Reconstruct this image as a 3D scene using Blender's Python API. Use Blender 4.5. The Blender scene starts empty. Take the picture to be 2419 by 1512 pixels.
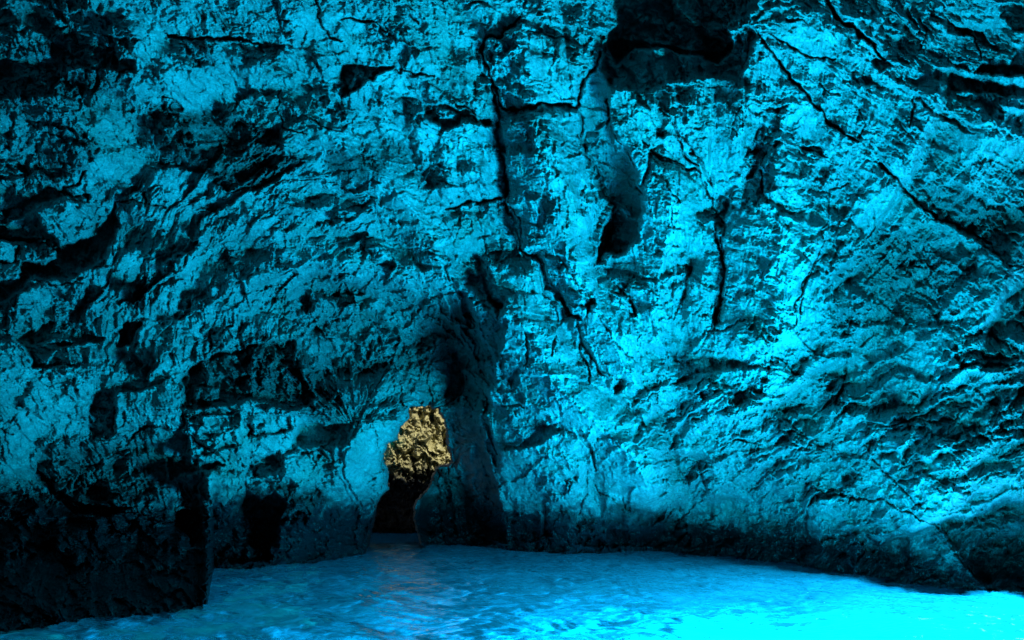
import bpy, math, time
import numpy as np
T0 = time.time()
scene = bpy.context.scene
# ------------------------------------------------------------------ camera
W, H = 2418.0, 1512.0                      # drawing units used for the outlines below
F = 1610.0                                 # focal length in those units
EYE = 1.6
PITCH = math.atan((1170 - H / 2) / F)
cam_d = bpy.data.cameras.new('camera')
cam = bpy.data.objects.new('camera', cam_d)
scene.collection.objects.link(cam)
cam.location = (0, 0, EYE)
cam.rotation_euler = (math.pi / 2 + PITCH, 0, 0)
cam_d.sensor_width = 36
cam_d.lens = 36 * F / W
cam_d.clip_start = 0.05
cam_d.clip_end = 500
scene.camera = cam
scene.render.resolution_x, scene.render.resolution_y = 1024, 640
# ------------------------------------------------------------------ sky, sun, lamps
world = bpy.data.worlds.new('World'); scene.world = world
world.use_nodes = True
wn = world.node_tree.nodes; wl = world.node_tree.links
sky = wn.new('ShaderNodeTexSky'); sky.sky_type = 'NISHITA'; sky.sun_disc = False
SUN_EL, SUN_AZ = math.radians(42), math.radians(148)      # azimuth clockwise from +Y
sky.sun_elevation = SUN_EL; sky.sun_rotation = SUN_AZ
wl.new(sky.outputs[0], wn['Background'].inputs[0]); wn['Background'].inputs[1].default_value = 0.06
sun_d = bpy.data.lights.new('sun', 'SUN'); sun_d.energy = 4.5; sun_d.angle = math.radians(0.5); sun_d.color = (1, 0.95, 0.8)
sun = bpy.data.objects.new('sun', sun_d); scene.collection.objects.link(sun)
from mathutils import Vector
sdir = Vector((math.sin(SUN_AZ) * math.cos(SUN_EL), math.cos(SUN_AZ) * math.cos(SUN_EL), math.sin(SUN_EL)))
sun.rotation_euler = sdir.to_track_quat('Z', 'Y').to_euler(); sun.location = (20, -10, 40)

LAMP = Vector((3.9, 7.1, -0.3))           # daylight welling up through the submerged entrance
def area(name, loc, target, size, watt, col, spread=180):
    d = bpy.data.lights.new(name, 'AREA'); d.shape = 'DISK'; d.size = size; d.energy = watt; d.color = col
    d.spread = math.radians(spread)
    o = bpy.data.objects.new(name, d); scene.collection.objects.link(o)
    o.location = loc
    o.rotation_euler = (Vector(loc) - Vector(target)).to_track_quat('Z', 'Y').to_euler()
    return o
area('daylight_through_water', LAMP, (0.0, 14, 7.0), 1.8, 10200, (0.0, 0.68, 0.96))
area('daylight_under_water', (9.2, 9.8, -6.0), (8.8, 10, 3), 2.4, 4300, (0.12, 0.82, 1.0))
scene.view_settings.view_transform = 'Standard'
scene.view_settings.look = 'None'
scene.view_settings.exposure = 0
scene.view_settings.gamma = 1
scene.cycles.max_bounces = 6
scene.cycles.diffuse_bounces = 3
scene.cycles.sample_clamp_indirect = 4
# ------------------------------------------------------------------ drawing grid
STEP = 1.7
MARG = 70
gx = np.arange(-MARG, W + MARG, STEP); gy = np.arange(-MARG, H + MARG, STEP)
NX, NY = len(gx), len(gy)
X, Y = np.meshgrid(gx, gy)
CP, SP = math.cos(PITCH), math.sin(PITCH)
def unproj(x, y, z):
    a = (x - W / 2) / F; b = (H / 2 - y) / F
    return a * z, z * (CP - b * SP), EYE + z * (SP + b * CP)
def shore_z(x, y):                          # depth at which a ray meets the water
    b = (H / 2 - y) / F
    return -EYE / (SP + b * CP)
# ------------------------------------------------------------------ noise
def _h(ix, iy, seed):
    ix = ix.astype(np.int64).astype(np.uint32); iy = iy.astype(np.int64).astype(np.uint32)
    n = ix * np.uint32(374761393) + iy * np.uint32(668265263) + np.uint32((seed * 974634777) & 0xffffffff)
    n = (n ^ (n >> np.uint32(13))) * np.uint32(1274126177)
    n = n ^ (n >> np.uint32(16))
    n = n * np.uint32(2246822519); n = n ^ (n >> np.uint32(15))
    return n
def rnd(ix, iy, seed):
    return (_h(ix, iy, seed) & np.uint32(0xffffff)).astype(np.float32) / np.float32(0xffffff)
def pn(x, y, seed):                         # gradient noise, about -1..1
    ix = np.floor(x); iy = np.floor(y)
    fx = (x - ix).astype(np.float32); fy = (y - iy).astype(np.float32)
    u = fx * fx * fx * (fx * (fx * 6 - 15) + 10); v = fy * fy * fy * (fy * (fy * 6 - 15) + 10)
    r = 0
    for dx in (0, 1):
        for dy in (0, 1):
            a = rnd(ix + dx, iy + dy, seed) * 6.2831853
            g = np.cos(a) * (fx - dx) + np.sin(a) * (fy - dy)
            r = r + g * (u if dx else 1 - u) * (v if dy else 1 - v)
    return r * 1.6
def fbm(x, y, seed, o=4, g=0.5):
    s = 0; a = 1
    for k in range(o):
        s = s + a * pn(x * 2 ** k + 17.3 * k, y * 2 ** k - 9.1 * k, seed + k); a *= g
    return s
def cells(x, y, seed, jit=0.9):             # broken facets: each cell its own tilted plane
    ix = np.floor(x); iy = np.floor(y)
    b1 = np.full(x.shape, 9.0, np.float32); b2 = b1.copy(); val = np.zeros(x.shape, np.float32)
    for dx in (-1, 0, 1):
        for dy in (-1, 0, 1):
            cx = ix + dx; cy = iy + dy
            px = (cx + 0.5 + jit * (rnd(cx, cy, seed) - 0.5) - x).astype(np.float32)
            py = (cy + 0.5 + jit * (rnd(cx, cy, seed + 1) - 0.5) - y).astype(np.float32)
            d = px * px + py * py
            a = rnd(cx, cy, seed + 2) * 6.2831853
            m = rnd(cx, cy, seed + 3)
            pl = (np.cos(a) * px + np.sin(a) * py) * (0.4 + m) + (rnd(cx, cy, seed + 4) - 0.5) * 0.22
            nb = d < b1
            b2 = np.where(nb, b1, np.minimum(b2, d))
            val = np.where(nb, pl, val); b1 = np.where(nb, d, b1)
    return val, np.sqrt(b2) - np.sqrt(b1)
def rot(x, y, deg, sx, sy):                 # sx along the grain, sy across
    c, s = math.cos(math.radians(deg)), math.sin(math.radians(deg))
    return (x * c + y * s) / sx, (-x * s + y * c) / sy
# ragged edges for every outline
WX = X + 7 * fbm(X / 42, Y / 42, 11, 4, 0.55)
WY = Y + 7 * fbm(X / 42 + 50, Y / 42, 21, 4, 0.55)
# ------------------------------------------------------------------ outlines
OFF = {'1': (0, 0), '2': (806.8, 0), '3': (1613.6, 0), '4': (0, 756.6), '5': (806.8, 756.6), '6': (1613.6, 756.6), '0': (0, 0), '7': (1039, 189), '8': (330.6, 802.8)}
def pts(s, sheet):
    ox, oy = OFF[sheet]; k = {'0': 1.0, '7': .8164, '8': .8164}.get(sheet, 0.5003)
    n = [float(v) for v in s.replace(',', ' ').split()]
    r = np.array([(ox + n[i] * k, oy + n[i + 1] * k) for i in range(0, len(n), 2)])
    r[:, 0] = np.where(r[:, 0] < 4, np.minimum(r[:, 0], -110), np.where(r[:, 0] > W - 5, np.maximum(r[:, 0], W + 110), r[:, 0]))
    r[:, 1] = np.where(r[:, 1] < 4, np.minimum(r[:, 1], -110), r[:, 1])
    return r
def window(p, pad):
    x0, y0 = p.min(0) - pad; x1, y1 = p.max(0) + pad
    i0 = int(max(0, (x0 + MARG) // STEP)); i1 = int(min(NX, (x1 + MARG) // STEP + 2))
    j0 = int(max(0, (y0 + MARG) // STEP)); j1 = int(min(NY, (y1 + MARG) // STEP + 2))
    return slice(j0, j1), slice(i0, i1)
def segdist(x, y, a, b):
    d = b - a; l = max(float(d @ d), 1e-6)
    t = np.clip(((x - a[0]) * d[0] + (y - a[1]) * d[1]) / l, 0, 1)
    return np.hypot(x - a[0] - t * d[0], y - a[1] - t * d[1]), t
def inside(x, y, p):
    r = np.zeros(x.shape, bool); n = len(p)
    for i in range(n):
        a, b = p[i], p[(i + 1) % n]
        if a[1] == b[1]: continue
        c = ((a[1] > y) != (b[1] > y)) & (x < (b[0] - a[0]) * (y - a[1]) / (b[1] - a[1]) + a[0])
        r ^= c
    return r
def sdist(p, pad=12, warp=True):            # + inside, - outside, on a window
    w = window(p, pad + 16)
    x, y = (WX[w], WY[w]) if warp else (X[w], Y[w])
    d = np.full(x.shape, 1e9)
    for i in range(len(p)):
        d = np.minimum(d, segdist(x, y, p[i], p[(i + 1) % len(p)])[0])
    return w, np.where(inside(x, y, p), d, -d)
def ss(e0, e1, x):
    t = np.clip((x - e0) / (e1 - e0), 0, 1); return t * t * (3 - 2 * t)
# ------------------------------------------------------------------ base form of the cave
def rbf(P, x, y):
    P = np.array(P, float); n = len(P)
    def phi(r): return r * r * np.log(r + 1e-9)
    q = P[:, :2] / 1000
    A = np.zeros((n + 3, n + 3))
    A[:n, :n] = phi(np.hypot(q[:, None, 0] - q[None, :, 0], q[:, None, 1] - q[None, :, 1])) + 0.002 * np.eye(n)
    A[:n, n] = 1; A[:n, n + 1:] = q; A[n, :n] = 1; A[n + 1:, :n] = q.T
    c = np.linalg.solve(A, np.concatenate([P[:, 2], np.zeros(3)]))
    xs = x / 1000; ys = y / 1000
    r = c[n] + c[n + 1] * xs + c[n + 2] * ys
    for i in range(n):
        r = r + c[i] * phi(np.hypot(xs - q[i, 0], ys - q[i, 1]))
    return r
def coarse(P):                              # evaluate on a coarse grid, then interpolate
    k = 12
    cx = gx[::k]; cy = gy[::k]
    cx = np.append(cx, cx[-1] + k * STEP); cy = np.append(cy, cy[-1] + k * STEP)
    C = rbf(P, *np.meshgrid(cx, cy))
    R = np.array([np.interp(gx, cx, row) for row in C])
    return np.array([np.interp(gy, cy, R[:, i]) for i in range(NX)]).T
def S(x, y, dz=0): return (x, y, shore_z(x, y) + dz)
bg = [(-300, -300, 8), (0, 0, 9.3), (600, 0, 9.4), (1209, 0, 10.4), (1800, 0, 10), (2418, 0, 8.6), (2700, -300, 7.6), (1209, -300, 8.6),
      (0, 400, 10.8), (400, 400, 12), (800, 400, 13), (1209, 400, 14), (1700, 400, 13.6), (2100, 400, 12.2), (2418, 400, 10.4),
      (0, 750, 11.2), (500, 750, 13), (850, 720, 14.6), (1209, 750, 15.6), (1700, 750, 15), (2100, 750, 13.6), (2418, 750, 11.4),
      (0, 1000, 11.4), (400, 1000, 13.2), (700, 1000, 15), (880, 1050, 16), (1209, 1050, 17), (1700, 1050, 15.4), (2100, 1050, 13.2), (2418, 1050, 11.3),
      (0, 1200, 11.6), (300, 1200, 13.4), (520, 1250, 14.6), (860, 1250, 17.6),
      S(560, 1345), S(700, 1335), S(860, 1312), (1100, 1282, 20.5), S(1190, 1300), S(1340, 1312), S(1550, 1307), S(1700, 1316), S(1860, 1335), S(2030, 1368, -.2), S(2240, 1394), S(2418, 1404),
      (560, 1600, 14), (1000, 1600, 18), (1500, 1600, 16.5), (2418, 1600, 10.5), (1900, 1600, 13)]
Z = coarse(bg)
# the arch: the vault runs back under its rim, deeper towards the passage
w, d = sdist(pts('700,650 830,640 960,660 1060,690 1110,760 1140,860 1140,1010 1190,1290 1000,1300 930,1290 955,1130 965,1000 940,940 720,950 690,820 640,720', '0'), 12, False)
Z[w] += 4.4 * ss(-8, 80, d)
# near outcrop at lower left
Zf = coarse([(-300, 1000, 11), (0, 1150, 10.9), (200, 1180, 11.2), (350, 1215, 11.6), (500, 1232, 12.4), S(0, 1492), S(240, 1468), S(430, 1450), S(485, 1432),
             (0, 1300, 9.9), (300, 1300, 10.6), (480, 1330, 11.4), (0, 1700, 7.9), (500, 1700, 9.6)])
w, d = sdist(pts('-300,1110 0,1140 60,1150 150,1195 250,1212 330,1212 400,1232 450,1245 480,1232 512,1215 522,1240 496,1266 508,1300 486,1332 502,1356 476,1384 488,1408 468,1445 470,1800 -300,1800', '0'))
r = np.clip(d / 60, 0, 1)
Zn = Zf[w] + 1.0 * (1 - np.sqrt(1 - (1 - r) ** 2))
wgt = ss(-1, 2, d) * np.clip((Y[w] - 1140) / 110 + (X[w] / 900), 0, 1)
Z[w] = Z[w] * (1 - wgt) + Zn * wgt
BASE = Z.copy()
def pz(s, sheet, dz, r=18, soft=3, tx=0, ty=0):
    """push a region: dz>0 away from the viewer; r = width of the rounded shoulder; tx,ty tilt in m per 100 units"""
    p = pts(s, sheet); w, d = sdist(p)
    m = ss(-soft, soft, d); c = p.mean(0)
    q = np.clip(d / r, 0, 1); prof = np.sqrt(1 - (1 - q) ** 2)
    Z[w] += m * (dz * (0.35 + 0.65 * prof) + tx * (X[w] - c[0]) / 100 + ty * (Y[w] - c[1]) / 100)
def mass(s, dz, r):                           # big rounded mass, + towards the viewer
    w, d = sdist(pts(s, '0'), 12); dz *= 1.7; r *= 1.15
    Z[w] -= dz * np.sqrt(np.clip(1 - (1 - np.clip(d / r, 0, 1)) ** 2, 0, 1)) * ss(-7, 7, d)
mass('1190,272 1260,262 1362,262 1375,320 1412,420 1450,490 1425,550 1412,620 1450,690 1500,760 1520,900 1560,1000 1600,1100 1620,1160 1570,1240 1560,1800 1190,1800 1180,1280 1140,1180 1150,1000 1135,900 1180,870 1178,800 1175,700 1150,620 1220,590 1205,500 1190,400', 0.8, 90)
mass('1260,850 1390,860 1560,1000 1600,1150 1540,1240 1400,1260 1250,1240 1180,1150 1150,1000', .7, 110)
mass('1450,210 1540,210 1790,200 1960,480 1960,760 1720,860 1640,840 1540,520 1520,380 1440,280', .5, 60)
mass('440,980 570,975 720,975 800,990 880,1000 905,1080 912,1130 880,1200 866,1300 860,1330 740,1330 560,1340 510,1300 430,1130', .7, 14)
mass('-300,810 45,810 110,860 230,860 230,1000 205,1040 90,1060 85,1140 -300,1180', .7, 40)
mass('1230,590 1270,590 1300,640 1350,740 1400,860 1440,920 1500,880 1560,700 1520,620 1420,620 1410,660 1380,600', .4, 40)
mass('1530,380 1620,390 1680,520 1700,640 1620,780 1580,860 1540,780 1520,640 1500,560', .5, 50)
mass('1700,500 1800,480 1960,500 2060,560 2060,700 1960,830 1850,860 1700,860 1650,840 1690,740 1710,620', .6, 60)
mass('1620,880 1800,870 1880,900 1860,960 1760,980 1640,960', .4, 40)
mass('1790,60 1880,20 1960,50 2060,130 2140,200 2250,290 2200,330 2080,320 2000,260 1900,170 1800,90', .4, 30)
mass('1180,350 1060,330 1000,380 1020,480 1180,470', .35, 30)
mass('1150,100 1230,55 1330,90 1400,130 1390,170 1360,245 1190,252 1160,190', .6, 30)
mass('280,925 350,920 400,890 428,920 432,1010 410,1025 350,1000 300,1035 262,1025', .5, 30)
mass('480,1110 570,1105 575,1180 545,1230 515,1235 480,1200', .5, 30)
mass('675,1065 740,1070 760,1100 720,1140 705,1165 665,1135', .4, 20)
mass('836,990 946,976 926,1036 895,1080 914,1125 900,1170 872,1210 875,1270 845,1300 835,1260 850,1190 815,1130 806,1070', .3, 12)
# folds and ribs running down the wall: width | depth (minus = rib)
FOLDS = '''
62|-1.3|440,850 480,740 580,660 720,622 860,620 980,640 1080,690 1140,790
44|1.5|480,880 520,775 620,705 740,668 880,672 980,692 1060,745 1112,840
46|-.9|330,720 420,600 560,520 720,490 880,500 1000,560
38|1.0|390,770 470,660 590,590 740,555 880,560 1000,602
34|-.7|620,830 660,770 760,730 880,730 970,770
30|.8|600,860 690,800 780,775 880,780 960,820
64|1.3|1235,600 1290,690 1350,790 1420,890 1500,1000 1560,1110
46|1.0|1410,620 1400,560 1440,470 1420,400
52|1.2|1640,560 1620,680 1600,790 1590,860
60|1.1|1705,520 1690,640 1680,760 1640,850
50|.9|1180,300 1190,400 1205,500 1225,590
66|1.2|1960,470 2060,580 2120,700 2080,800 1980,900
50|.9|1570,1000 1600,1100 1640,1200
52|.9|1420,1000 1400,1100 1390,1180
78|-1.2|1260,280 1270,400 1300,520 1340,620 1420,740 1480,860 1560,980
64|-1.0|1540,400 1580,520 1560,640 1540,760 1560,860
48|-.8|1670,600 1660,720 1640,800
88|-1.1|1220,700 1240,800 1300,900 1390,1000 1500,1100
96|-.9|1850,560 1830,700 1790,820
66|-.8|1240,1000 1300,1060 1340,1150 1330,1220
66|-.8|1480,1030 1520,1100 1520,1190
56|-.8|1960,20 2080,130 2200,260 2330,320 2440,350
46|.8|1840,110 1960,240 2060,360 2180,490 2300,570
54|-.7|2100,330 2250,420 2440,540
42|.7|1880,-40 2000,110 2100,230 2200,300
64|.9|360,240 340,380 300,520
76|-.9|620,200 760,300 900,420 1010,560 1060,700
54|1.0|700,420 850,480 960,580 1010,680
64|-.8|230,800 260,920 240,1040
64|-.8|330,830 400,920 420,1000
50|.9|290,930 300,1040 280,1130
60|-.8|1700,930 1850,1000 1950,1120 2050,1250
54|.8|1650,1000 1760,1090 1850,1200 1900,1300
60|-.8|2050,950 2150,1040 2260,1140
50|.8|2180,930 2280,1010 2400,1060
'''
for ln in FOLDS.strip().splitlines():
    wd, dp, s = ln.split('|'); p = pts(s, '0'); wd = float(wd); dp = float(dp); w = window(p, wd + 30)
    x = WX[w] + 12 * pn(X[w] / 80, Y[w] / 80, 1501); y = WY[w] + 12 * pn(X[w] / 80, Y[w] / 80, 1502)
    n = len(p) - 1; best = np.zeros(x.shape)
    for i in range(n):
        d, t = segdist(x, y, p[i], p[i + 1]); u = (i + t) / n
        best = np.maximum(best, np.clip(1 - d / wd, 0, 1) ** 1.2 * np.sin(np.pi * (.12 + .76 * u)))
    Z[w] += 1.3 * dp * best
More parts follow.
